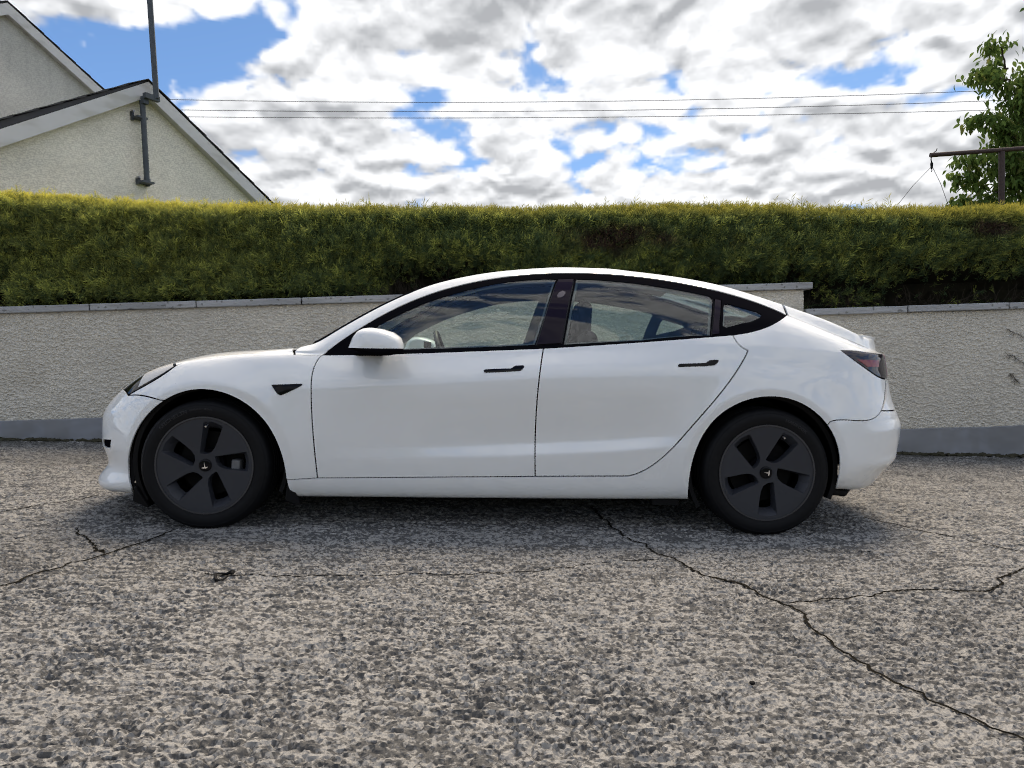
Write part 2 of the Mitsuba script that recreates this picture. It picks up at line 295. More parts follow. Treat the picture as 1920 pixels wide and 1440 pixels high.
for i, (t, p, nrm, w) in enumerate(crack_lines):
    q = np.stack([t*30, t*0 + i, t*0], 1); end = np.minimum(1, np.minimum(t, t[-1] - t)/.12 + .25)
    wl = w*end*(.45 + 1.1*meshkit.fbm(q, 3, 70 + i)); wr = w*end*(.45 + 1.1*meshkit.fbm(q, 3, 90 + i))
    if i == 0: wl = wl + .010*np.exp(-((t - 1.50)/.085)**2)
    if i == 5: wl = wl + .012*np.exp(-((t - .07)/.05)**2)
    a, b = p + nrm*wl[:, None], p - nrm*wr[:, None]
    n = len(t); V = np.vstack([np.c_[a, ground_z(a[:, 0])], np.c_[p, ground_z(p[:, 0]) - .003], np.c_[b, ground_z(b[:, 0])]]); V[:, 2] += .0008
    k = np.arange(n - 1); F = []
    for o in (0, n): F += [np.stack([o + k, o + n + k, o + n + k + 1], 1), np.stack([o + k, o + n + k + 1, o + k + 1], 1)]
    add('crack', trimesh.Trimesh(V, np.vstack(F), process=False), 'mat_crack', parent='ground')

rng = np.random.default_rng(5)
# ------------------------------------------------------------------ garden wall
YW = 2.30
WALL = thing('garden_wall', 'cream roughcast garden wall with grey plinth and concrete coping, behind the parked car', 'wall')
def wall_face(x0, x1, z0, z1):
    xs = np.unique(np.concatenate([np.arange(max(x0, -5.5), min(x1, 5.5), .0105), np.arange(x0, x1, .25), [x1]])); zs = np.linspace(z0, z1, max(2, int((z1 - z0)/.0056)))
    X, Z = np.meshgrid(xs, zs, indexing='ij'); q = np.stack([X, Z, X*0], -1)
    n1, n2 = meshkit.noise(q*[48, 88, 1], 21), meshkit.noise(q*[95, 165, 1], 22)
    Y = YW - .0085*sstep(.42, .78, n1) - .0065*sstep(.45, .80, n2) - .004*(meshkit.fbm(q*3, 3, 24) - .5)
    n, m = X.shape; idx = np.arange(n*m).reshape(n, m)
    f = np.stack([idx[:-1, :-1], idx[1:, :-1], idx[1:, 1:], idx[:-1, 1:]], -1).reshape(-1, 4)
    front = trimesh.Trimesh(np.stack([X, Y, Z], -1).reshape(-1, 3), np.vstack([f[:, :3], f[:, [0, 2, 3]]]), process=False)
    return cat(front, box(x0, x1, YW + .006, YW + .24, z0, z1))
PSTEP = -.35
add('render', cat(wall_face(-14, PSTEP, .41, 1.447), wall_face(PSTEP, 2.844, .235, 1.447), wall_face(2.844, 14, .063, 1.197)), 'mat_wall_render', parent=WALL)
def plinth(x0, x1, zt):
    xs = np.linspace(x0, x1, max(2, int((x1 - x0)/.02))); wob = (meshkit.fbm(np.stack([xs*2.2, xs*0, xs*0], 1), 4, 9) - .5)*.012
    zb = ground_z(xs) - .06; zt = zt + wob
    n = len(xs); o = np.full(n, YW - .004); bk = np.full(n, YW + .22)
    V = np.vstack([np.c_[xs, o - .016, zb], np.c_[xs, o - .013, zt - .006], np.c_[xs, o - .006, zt], np.c_[xs, bk, zt]])
    k = np.arange(n - 1); F = []
    for r in range(3): F += [np.stack([r*n + k, r*n + k + 1, (r + 1)*n + k + 1], 1), np.stack([r*n + k, (r + 1)*n + k + 1, (r + 1)*n + k], 1)]
    return trimesh.Trimesh(V, np.vstack(F), process=False)
add('plinth', cat(plinth(-14, PSTEP, .412), plinth(PSTEP, 2.846, .237), plinth(2.846, 14, .065)), 'mat_plinth', parent=WALL, smooth=30)
def coping(x0, x1, z0, z1):
    b = chamfer_box(x0 + .005, x1 - .005, YW - .048, YW + .27, z0, z1, .007)
    b = b.subdivide().subdivide(); v = b.vertices.copy()
    v += (np.stack([meshkit.fbm(v*23 + 5*k, 3, 50 + k) for k in range(3)], 1) - .5)*[.002, .007, .006]
    b.vertices = v + rng.normal(0, 1, 3)*[0, .002, .0015]; return b
edges = [-14.2, -13.1, -12.1, -11.1, -10.1, -9.1, -8.09, -7.08, -6.06, -5.05, -4.04, -3.013, -2.0, -1.005, .005, 1.01, 2.01, 2.925]
for a, b in zip(edges, edges[1:]): add('coping_stone', coping(a, b, 1.448, 1.514), 'mat_coping', parent=WALL)
edges = [2.85, 3.834, 4.811, 5.80, 6.8, 7.8, 8.8, 9.8, 10.8, 11.8, 12.8, 13.8]
for a, b in zip(edges, edges[1:]): add('coping_stone', coping(a, b, 1.198, 1.262), 'mat_coping', parent=WALL)
add('mortar', cat(box(-14, 2.90, YW - .03, YW + .25, 1.452, 1.505), box(2.87, 13.7, YW - .03, YW + .25, 1.2, 1.254)), 'mat_crack', parent=WALL)
# dried creeper left clinging to the wall by the right edge of the frame
def creeper(name, pts, label, seed):
    r = np.random.default_rng(seed); ms = []
    pts = np.array(pts); s = np.linspace(0, 1, 9)
    P0 = np.stack([np.interp(s, np.linspace(0, 1, len(pts)), pts[:, k]) for k in (0, 1)], 1) + r.normal(0, .006, (9, 2))
    line = np.c_[P0[:, 0], np.full(9, YW - .018), P0[:, 1]]; ms.append(tube(line, .0022, 5))
    for _ in range(30):
        t = r.random(); p = np.array([np.interp(t, s, line[:, k]) for k in range(3)]); a = r.uniform(-2.6, .5); L = r.uniform(.02, .07)
        q = p + [L*np.cos(a), r.uniform(-.004, .006), L*np.sin(a)]; m = (p + q)/2 + r.normal(0, .006, 3)*[1, .3, 1]
        ms.append(tube([p, m, q], [.0015, .0012, .0007], 4))
    add(name, cat(*ms), 'mat_dry_stem', label=label, category='creeper', group='dead creeper stems on the wall')
creeper('dead_creeper', [(4.80, 1.010), (4.90, .955), (5.03, .90), (5.2, .80)], 'upper dark dead creeper stem clinging to the cream wall near its right end', 1)
creeper('dead_creeper', [(4.79, .79), (4.87, .735), (4.98, .665), (5.15, .60)], 'lower dark dead creeper stem clinging to the cream wall near its right end', 2)
creeper('dead_creeper', [(4.82, .59), (4.86, .555), (4.91, .50)], 'short thin lowest creeper scrap on the cream wall near its right end', 3)
# moss and grit where the yard meets the wall
ms = []
for _ in range(900):
    x = rng.uniform(-5.6, 5.6); s = rng.uniform(.004, .018)*(1 + .8*(abs(x) > 3.2)); b = trimesh.creation.icosphere(0, s); b.apply_scale([1.4, 1, .6])
    b.vertices += rng.normal(0, s*.2, b.vertices.shape); b.apply_translation((x, YW - .03 - abs(rng.normal(0, .035)), ground_z(x) + s*.2)); ms.append(b)
add('moss', cat(*ms), mat('moss', diffuse(P(lambda p, n, uv: mix(C3(.035, .035, .022), C3(.075, .07, .05), noise(p.x*60, p.y*60, p.z*60))))), kind='stuff', label='dark moss and grit along the foot of the garden wall', category='moss')

# ------------------------------------------------------------------ hedge
HEDGE = thing('hedge', 'clipped golden conifer hedge with brown dead patches, standing behind the garden wall', 'hedge')
HTOP = PchipInterpolator([-9, -5.07, -4.11, -3.48, -1.34, .27, 1.61, 4.02, 5.19, 9], [2.84, 2.667, 2.560, 2.505, 2.405, 2.345, 2.338, 2.230, 2.215, 2.10])
def hollow(x, z):
    q = np.stack([x*3, z*4, x*0], -1); w = (meshkit.fbm(q, 3, 61) - .5)
    h = 1.15*np.exp(-(np.abs(x + .80)/.62)**3 - (np.abs(z - 1.60)/.24)**3)
    h = np.maximum(h, sstep(3.55, 4.0, x)*sstep(1.70, 1.52, z + .25*w)); h = np.maximum(h, sstep(2.75, 2.95, x)*sstep(3.5, 3.15, x)*sstep(1.62, 1.45, z + .2*w))
    h = np.maximum(h, sstep(-1.2, 2.8, x)*.75*sstep(1.78, 1.55, z + .3*w))
    h = np.maximum(h, .9*sstep(-4.9, -5.15, x)*sstep(1.86, 1.7, z)); h = np.maximum(h, .55*sstep(1.62, 1.52, z + .1*w)*(x < 2.8))
    return np.clip(h + .25*w*(h > .1), 0, 1)
def face_y(x, z):
    q = np.stack([x*2.1, z*2.6, x*0], -1); t = HTOP(x)
    q2 = np.stack([x*7.5, z*9, x*0], -1)
    return 2.50 - .24*(meshkit.fbm(q, 4, 62) - .5) - .17*(meshkit.fbm(q2, 2, 65) - .5) + .35*hollow(x, z) + .28*sstep(t - .16, t + .02, z)**2
N = 66000
x = np.concatenate([rng.uniform(-5.6, 5.6, int(N*.80)), rng.uniform(5.6, 8, N - int(N*.80))*rng.choice([-1, 1], N - int(N*.80))])
top = HTOP(x); zb = np.where(x < 2.85, 1.47, 1.22)
z = zb + (top - zb)*rng.random(N)**.9
crest = rng.random(N) < .16; z[crest] = top[crest] + rng.normal(0, .012, crest.sum())
keep = rng.random(N) > .985*hollow(x, z); x, z, crest, top = x[keep], z[keep], crest[keep], top[keep]; n = len(x)
y = face_y(x, z) + np.abs(rng.normal(0, .05, n)); y[crest] = 2.60 + rng.random(crest.sum())*.75
z[crest] += .03*(meshkit.fbm(np.stack([x*4, y*4, x*0], -1)[crest], 3, 63) - .5) - .02
clump = np.stack([meshkit.fbm(np.stack([x*5, z*5, x*0 + k], -1), 2, 70 + k) - .5 for k in range(2)], 1)
d = np.stack([rng.normal(0, .42, n) + 1.6*clump[:, 0], -np.abs(rng.normal(.62, .28, n)), .75 + rng.normal(0, .30, n) + .8*clump[:, 1]], 1)
low = z < zb[keep] + .28; d[low, 2] -= rng.uniform(0, .75, low.sum())
d[crest] = np.stack([rng.normal(0, .4, crest.sum()), rng.normal(-.12, .4, crest.sum()), np.ones(crest.sum())], 1)
d /= np.linalg.norm(d, axis=1, keepdims=True)
side = np.cross(d, np.stack([rng.normal(0, .6, n), -np.ones(n), rng.normal(.2, .5, n)], 1)); side /= np.linalg.norm(side, axis=1, keepdims=True); nrm = np.cross(d, side)
L = rng.uniform(.058, .128, n)*(1 - .35*crest); spike = crest & (rng.random(n) < .035); L[spike] *= rng.uniform(1.4, 2.6, spike.sum())
base_p = np.stack([x, y, z], 1)
V, UV, F = [], [], []
rid = np.clip(rng.random(n)**1.6 + .55*(meshkit.fbm(np.stack([x*9, z*11, x*0], -1), 2, 65) - .5), 0, 1)
blades = [(0.0, 0.0, 1.0, .040)]
for k, f in enumerate((.10, .27, .44, .61, .78)):
    for s in (1, -1): blades.append((f + .05*s, s*.66, .60*(1 - .50*f), .046))
ofs = 0
for f, ang, ln, w in blades:
    o = base_p + d*(L*f)[:, None]; jit = ang + rng.normal(0, .20, n)
    b = d*np.cos(jit)[:, None] + side*np.sin(jit)[:, None] + nrm*rng.normal(0, .30, n)[:, None]
    pw = np.cross(b, nrm + .6*rng.normal(0, 1, (n, 3))); pw /= np.maximum(np.linalg.norm(pw, axis=1, keepdims=True), 1e-6); ll = L*ln*rng.uniform(.7, 1.25, n); hw = (.055*ll**.35*.12*w/.046)[:, None]*1.35
    quad = np.stack([o, o + b*(ll*.45)[:, None] + pw*hw, o + b*ll[:, None], o + b*(ll*.45)[:, None] - pw*hw], 1)
    V.append(quad.reshape(-1, 3)); t = np.array([f, min(1, f + .45*ln), min(1, f + ln), min(1, f + .45*ln)])
    UV.append(np.stack([np.repeat(np.clip(rid + rng.normal(0, .10, n), 0, 1), 4), np.tile(t, n)], 1))
    i = ofs + np.arange(n)*4; F += [np.stack([i, i + 1, i + 2], 1), np.stack([i, i + 2, i + 3], 1)]; ofs += 4*n
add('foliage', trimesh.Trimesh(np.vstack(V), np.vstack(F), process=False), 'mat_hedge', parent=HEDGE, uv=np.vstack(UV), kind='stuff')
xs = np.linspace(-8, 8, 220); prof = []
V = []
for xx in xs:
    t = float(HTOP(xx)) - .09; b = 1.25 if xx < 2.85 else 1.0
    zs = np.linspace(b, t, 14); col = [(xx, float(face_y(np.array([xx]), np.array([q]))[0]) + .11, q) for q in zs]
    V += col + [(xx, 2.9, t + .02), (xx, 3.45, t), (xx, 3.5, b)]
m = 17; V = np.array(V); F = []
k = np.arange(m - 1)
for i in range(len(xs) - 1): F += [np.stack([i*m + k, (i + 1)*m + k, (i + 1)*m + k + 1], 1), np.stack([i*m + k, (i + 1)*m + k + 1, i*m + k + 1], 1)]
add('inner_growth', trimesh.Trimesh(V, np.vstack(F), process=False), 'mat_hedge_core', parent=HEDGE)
ms = []
for _ in range(330):
    a = rng.random(); 
    if a < .55: p = np.array([rng.normal(-.85, .45), 2.64 + rng.uniform(-.08, .05), 1.45 + rng.uniform(0, .12)])
    else: p = np.array([rng.uniform(2.9, 5.6), 2.64 + rng.uniform(-.1, .05), 1.22 + rng.uniform(0, .1)])
    dd = np.array([rng.normal(0, .5), rng.uniform(-.3, .1), rng.uniform(.4, 1)]); l = rng.uniform(.08, .26); q = p + dd*l; mid = (p + q)/2 + rng.normal(0, .02, 3)
    ms.append(tube([p, mid, q], [.003, .0024, .001], 4))
add('bare_twigs', cat(*ms), 'mat_twig', parent=HEDGE, kind='stuff')

# ------------------------------------------------------------------ garden behind the wall, house, cables, clothes post, tree
g = flat(np.linspace(-150, 150, 31), np.array([2.56, 6, 12, 25, 60, 150]), 0); g.vertices[:, 2] = .95
# bank added behind the camera, out of view, to darken reflections in paint and windows
bxs, bys = np.linspace(-60, 60, 121), np.array([-15.0, -15.8, -17.0, -18.5, -21, -30]); bh = np.array([0, 1.3, 2.5, 3.2, 3.4, 3.4])
BX, BY = np.meshgrid(bxs, bys, indexing='ij'); BZ = np.repeat(bh[None], 121, 0)*(.8 + .5*meshkit.fbm(np.stack([BX*.3, BY*.3, BX*0], -1), 4, 77)) + ground_z(BX) - .05
idx = np.arange(BX.size).reshape(BX.shape); f = np.stack([idx[:-1, :-1], idx[1:, :-1], idx[1:, 1:], idx[:-1, 1:]], -1).reshape(-1, 4)
add('added_bank', trimesh.Trimesh(np.stack([BX, BY, BZ], -1).reshape(-1, 3), np.vstack([f[:, :3], f[:, [0, 2, 3]]]), process=False), 'mat_bank', smooth=True, kind='structure')
add('lawn', g, 'mat_lawn', kind='structure')
phi = math.radians(27); AX = np.array([math.sin(phi), math.cos(phi), 0]); NX = np.array([math.cos(phi), -math.sin(phi), 0])
def frame(o):
    """Local (t along the gable wall, out of the wall, up) to world."""
    M = np.eye(4); M[:3, 0], M[:3, 1], M[:3, 2], M[:3, 3] = AX, NX, [0, 0, 1], o; return M
def local(m, M):
    m = m.copy(); m.apply_transform(M)
    if np.linalg.det(M[:3, :3]) < 0: m.invert()
    return m
def slab(pts, t0, t1):
    """Polygon of (t, z) points, pushed from 'out' t0 to t1."""
    return prism(Polygon(pts), t0, t1)
def gable(name, o, right, left, hb, label, mat_wall, zb, B, verge):
    """o: the apex of the bargeboards' upper edge; right and left: (t, z) drops of that edge; hb: height of the board."""
    H = thing(name, label, 'house'); M = frame([o[0], o[1], 0]); za = o[2]
    (tr, zr), (tl, zl) = right, left
    def edge(t): return za + (zr - za)*t/tr if t > 0 else za + (zl - za)*t/tl
    A = 3.6
    out = -.10
    add('wall', local(cat(slab([(B, zb), (A, zb), (A, edge(A) - .05), (0, za - .05), (B, edge(B) - .05)], out - 7.5, out)), M), mat_wall, parent=H)
    add('bargeboard', local(slab([(0, za), (A, edge(A)), (A, edge(A) - hb), (0, za - hb)], .0, .028), M), 'mat_bargeboard', parent=H)
    add('bargeboard', local(slab([(0, za), (B, edge(B)), (B, edge(B) - hb), (0, za - hb)], .0, .028), M), 'mat_bargeboard', parent=H)
    add('soffit', local(cat(slab([(0, za - hb + .02), (A, edge(A) - hb + .02), (A, edge(A) - hb + .035), (0, za - hb + .035)], out, -.001),
                            slab([(0, za - hb + .02), (B, edge(B) - hb + .02), (B, edge(B) - hb + .035), (0, za - hb + .035)], out, -.001)), M), 'mat_bargeboard', parent=H)
    R = add('roof', local(cat(slab([(0, za + .004), (A + .3, edge(A + .3) + .004), (A + .3, edge(A + .3) + .03), (0, za + .03)], -9, -.01),
                              slab([(0, za + .004), (B - .12, edge(B - .12) + .004), (B - .12, edge(B - .12) + .03 + verge*(.12 - B)/4.6), (0, za + .03)], -9, -.01)), M), 'mat_slate', parent=H)
    for s, E in ((1, A + .2), (-1, B - .1)):       # the slates along the verge, each laid over the one below it
        k = 0; t = 0.0
        while abs(t) < abs(E):
            t0, t1 = t, t + s*.30
            lift = .034 + (verge*abs(t1)/4.6 if s < 0 else 0); l0 = .034 + (verge*abs(t0)/4.6 if s < 0 else 0)
            for c in range(2 if s < 0 else 1):
                add('slate', local(slab([(t0, edge(t0) + l0), (t1 + s*.04, edge(t1 + s*.04) + lift + .016), (t1 + s*.04, edge(t1 + s*.04) + lift + .028), (t0, edge(t0) + l0 + .010)],
                                        -.40*c - .37 + (.035 if c == 0 else 0), -.40*c + (.035 if c == 0 else 0) - .004 - .006*rng.random()), M), 'mat_slate', parent=R)
            t = t1
    return H, M
A1 = (-4.959, 5.46, 4.8436)
H1, M1 = gable('house', A1, (2.173, 3.552), (-1.932, 3.686), .205, 'low cream roughcast gable house with white bargeboards, nearest behind the hedge', 'mat_house_render', .9, -2.5, .155)
A2 = (-9.247, 8.96, 7.747)
H2, M2 = gable('house', A2, (1.783, 6.696), (-1.783, 6.70), .215, 'taller grey roughcast gable house rising behind the lower one at top left', 'mat_house_render_grey', .9, -3.6, .02)
# galvanised service mast on the gable
MAST = thing('service_mast', 'galvanised steel service mast bolted to the cream gable and rising past its roof', 'pole')
def bx(t0, t1, o0, o1, z0, z1): return local(box(t0, t1, o0, o1, z0, z1), M1)
add('lower_pole', local(tube([(-.105, .02, 4.60), (-.098, .02, 3.44)], .038, 10), M1), 'mat_galvanised', parent=MAST, smooth=40)
add('upper_pole', local(tube([(.030, .135, 4.60), (-.012, .135, 6.9)], [.047, .047], 4), M1), 'mat_galvanised', parent=MAST)
add('cranked_arm', local(cat(box(-.145, .075, .09, .15, 4.565, 4.635), box(-.14, -.065, .0, .10, 4.50, 4.60)), M1), 'mat_galvanised', parent=MAST)
add('wall_bracket', local(cat(box(-.205, -.05, -.098, .045, 4.305, 4.33), box(-.215, -.185, -.10, -.06, 4.28, 4.40)), M1), 'mat_galvanised', parent=MAST)
add('wall_bracket', local(cat(box(-.185, -.012, -.098, .062, 3.425, 3.452), box(-.185, -.160, -.10, -.03, 3.41, 3.50), box(-.037, -.012, -.10, -.03, 3.41, 3.50)), M1), 'mat_galvanised', parent=MAST)
for t, zz in ((-.205, 4.40), (-.182, 3.50), (-.017, 3.50)): add('bolt', bx(t - .012, t + .012, -.07, -.03 if zz > 4 else -.015, zz - .012, zz + .012), 'mat_steel', parent=MAST)
# overhead cables, far behind the house
def cable(a, b, sag, label):
    s = np.linspace(-.35, 1.25, 60); a, b = np.array(a), np.array(b); p = a + s[:, None]*(b - a); p[:, 2] -= sag*4*s*(1 - s)
    add('overhead_cable', tube(p, .0095, 6), 'mat_cable', label=label, category='cable', group='overhead cables across the sky')
cable((-11.2, 19.46, 9.735), (16.57, 19.46, 9.226), .22, 'topmost of the three thin overhead cables crossing the cloudy sky')
cable((-10.93, 19.46, 9.386), (16.57, 19.46, 8.883), .18, 'middle of the three thin overhead cables crossing the cloudy sky')
cable((-10.71, 19.46, 9.151), (16.57, 19.46, 8.574), .13, 'lowest of the three thin overhead cables crossing the cloudy sky')
# clothes-line post
PO = thing('clothes_line_post', 'rusty brown T-shaped clothes line post with a pulley, in front of the leafy tree', 'post')
add('upright', tube([(6.616, 4.96, .93), (6.616, 4.96, 3.40)], .038, 14), 'mat_rusty_brown', parent=PO, smooth=40)
add('crossbar', cat(tube([(5.665, 4.96, 3.385), (6.616, 4.96, 3.425), (7.56, 4.96, 3.47)], .030, 12), tube([(5.70, 4.96, 3.41), (5.745, 4.96, 3.44), (5.755, 4.96, 3.47)], .006, 6)), 'mat_rusty_brown', parent=PO, smooth=40)
PU = add('pulley', cat(ball_hull([(5.682, 4.96, 3.275, .018), (5.682, 4.96, 3.215, .014)], 10), tube([(5.682, 4.96, 3.37), (5.674, 4.96, 3.33), (5.682, 4.96, 3.29)], .007, 6), tube([(5.682, 4.96, 3.205), (5.686, 4.96, 3.185), (5.676, 4.96, 3.165)], .005, 6)), 'mat_matt_black', parent=PO)
add('line', tube([(5.682, 4.96, 3.235), (5.42, 4.94, 2.985), (5.168, 4.9, 2.70)], .0035, 5), 'mat_cable', parent=PO)
add('line', tube([(5.690, 4.96, 3.235), (5.80, 4.96, 3.01), (5.945, 4.96, 2.60)], .0035, 5), 'mat_cable', parent=PO)
# broad-leaved tree
TR = thing('leafy_tree', 'broad-leaved green tree with drooping leaves behind the clothes line post at right', 'tree')
rt = np.random.default_rng(17)
D = 5.9
add('trunk', tube([(8.6, D, .9), (8.55, D, 2.4), (8.5, D, 3.6), (8.3, D, 5.0), (8.0, D + .1, 6.4)], [.11, .09, .07, .045, .02], 10), 'mat_bark', parent=TR, smooth=60)
limbs2 = [[(7.91, 3.04), (7.58, 3.90), (7.46, 4.52), (7.35, 4.87), (7.28, 5.03)], [(7.36, 4.84), (7.18, 5.06), (7.05, 5.13), (6.96, 5.06)], [(7.42, 4.60), (7.22, 4.76), (6.99, 4.76), (6.86, 4.78)], [(7.87, 3.36), (7.56, 4.17), (7.41, 4.56)],
         [(7.83, 3.20), (7.48, 3.71), (7.14, 4.02), (6.86, 4.06), (6.61, 4.01)], [(7.83, 3.20), (7.36, 3.82), (7.19, 4.01)], [(7.87, 2.97), (7.33, 3.28), (6.91, 3.52), (6.61, 3.53)], [(7.88, 2.85), (7.33, 3.05), (6.91, 3.21), (6.66, 3.35)],
         [(7.91, 2.73), (7.21, 2.86), (6.86, 2.95), (6.66, 2.94)], [(7.88, 2.81), (7.40, 3.35), (7.19, 3.61)], [(7.87, 3.12), (7.58, 3.29), (7.35, 3.18)], [(7.91, 3.51), (7.66, 4.5), (7.60, 4.80)], [(7.91, 3.28), (7.64, 4.36), (7.48, 4.37)], [(7.91, 3.04), (7.54, 3.52), (7.29, 3.82)], [(7.91, 2.89), (7.44, 2.86), (7.13, 3.03)],
         [(8.5, 3.0), (8.3, 4.2), (8.1, 4.9)], [(8.5, 3.2), (8.9, 4.2), (9.3, 4.8)], [(8.4, 4.2), (8.2, 5.4), (7.9, 5.9)], [(8.4, 4.0), (8.8, 5.2), (9.0, 5.9)], [(8.5, 2.8), (9.2, 3.3), (9.6, 3.6)], [(8.5, 2.5), (8.1, 3.0), (8.0, 3.6)]]
limbs = []
for j, l in enumerate(limbs2):
    y0 = rt.uniform(-.25, .25); pts = [(x, D + y0*k/2, z) for k, (x, z) in enumerate(l)]
    if abs(l[0][0] - 7.88) < .06: pts = [(8.52, D, l[0][1] - .45)] + pts
    limbs.append(pts)
leaves = []
for j, lm in enumerate(limbs):
    lm = np.array(lm); s = np.linspace(0, 1, 14); P1 = np.stack([np.interp(s, np.linspace(0, 1, len(lm)), lm[:, k]) for k in range(3)], 1); P1[1:-1] += rt.normal(0, .02, (12, 3))
    add('limb', tube(P1, np.linspace(.016, .004, 14), 6), 'mat_bark', parent=TR, smooth=60)
    nl = int(150*np.linalg.norm(P1[-1] - P1[0])) + 40
    for _ in range(nl):
        t = rt.uniform(.25, 1.0)**.8; p = np.array([np.interp(t, s, P1[:, k]) for k in range(3)]); sp = .115*(1.2 - .58*t)
        p = p + rt.normal(0, 1, 3)*[sp, sp*1.2, sp*.75]; leaves.append(p)
leaves = np.array(leaves)
def leaf_mesh(r):
    Lf, W = r.uniform(.085, .125), r.uniform(.040, .055); a = r.uniform(0, 2*np.pi); tilt = r.normal(-.75, .35)
    s = np.array([0, .18, .45, .75, 1.0]); w = np.array([.06, .75, 1.0, .62, .0])*W/2; droop = -.20*s**2*Lf
    fold = .35*w
    mid = np.stack([s*Lf, s*0, droop], 1); lf = np.stack([s*Lf, w, droop + fold], 1); rg = np.stack([s*Lf, -w, droop + fold], 1)
    V = np.vstack([mid, lf, rg]); F = []
    for k in range(4): F += [(k, k + 1, 6 + k), (k, 6 + k, 5 + k), (k, 11 + k, k + 1), (k, 10 + k, 11 + k)]
    M = trimesh.transformations.euler_matrix(r.normal(0, .5), -tilt, a, 'sxyz')[:3, :3]
    return V @ M.T, np.array(F)
near_first = np.argsort(((leaves - EYE)**2).sum(1) + 6*np.maximum(leaves[:, 0] - 7.1, 0)**2*4 + 4*(leaves[:, 2] < 2.5))
rest_v, rest_f, rest_uv, o = [], [], [], 0
for i, k in enumerate(near_first):
    v, f = leaf_mesh(rt); v = v + leaves[k]; u = np.stack([np.full(len(v), rt.random()), np.zeros(len(v))], 1)
    if i < 290: add('leaf', trimesh.Trimesh(v, f, process=False), 'mat_tree_leaf', parent=TR, uv=u, smooth=True)
    else: rest_v.append(v); rest_f.append(f + o); rest_uv.append(u); o += len(v)
add('foliage', trimesh.Trimesh(np.vstack(rest_v), np.vstack(rest_f), process=False), 'mat_tree_leaf', parent=TR, uv=np.vstack(rest_uv), smooth=True, kind='stuff')
# little things on the ground
def scrap():
    a = np.linspace(0, 2*np.pi*.93, 26); r = .030 + .004*np.sin(3*a); pts = np.stack([-1.185 + r*np.cos(a)*1.05, -1.741 + r*np.sin(a)*1.5, .0552 + .010 + .006*np.sin(2*a + 1)], 1)
    return tube(pts, .0055 + .002*np.sin(a*2), 6)
add('dead_leaf', scrap(), 'mat_matt_black', label='small black curled dead leaf lying on the concrete left of centre', category='leaf')
pb = trimesh.creation.icosphere(2, .007); pb.vertices += (meshkit.fbm(pb.vertices*90, 3, 3)[:, None] - .5)*.006; pb.apply_scale([1.3, 1, .7]); pb.apply_translation((.654, -2.593, -.0255))
add('pebble', pb, 'mat_matt_black', label='small dark pebble lying on the concrete right of centre', category='stone')

# ------------------------------------------------------------------ the car
CAR = thing('parked_car', 'white four-door electric saloon car with black wheels, parked side-on in front of the wall', 'car')
def car_matrix():
    sl, yw = .0465, .0185
    ex = np.array([math.cos(yw)*math.cos(sl), math.sin(yw)*math.cos(sl), -math.sin(sl)]); ez = np.array([math.sin(sl), 0, math.cos(sl)])
    ey = np.cross(ez, ex); ey /= np.linalg.norm(ey); ez = np.cross(ex, ey)
    M = np.eye(4); M[:3, 0], M[:3, 1], M[:3, 2], M[:3, 3] = ex, ey, ez, [-1.5994, -.0774, .0465*1.5994]; return M
CARM = T(car_matrix())
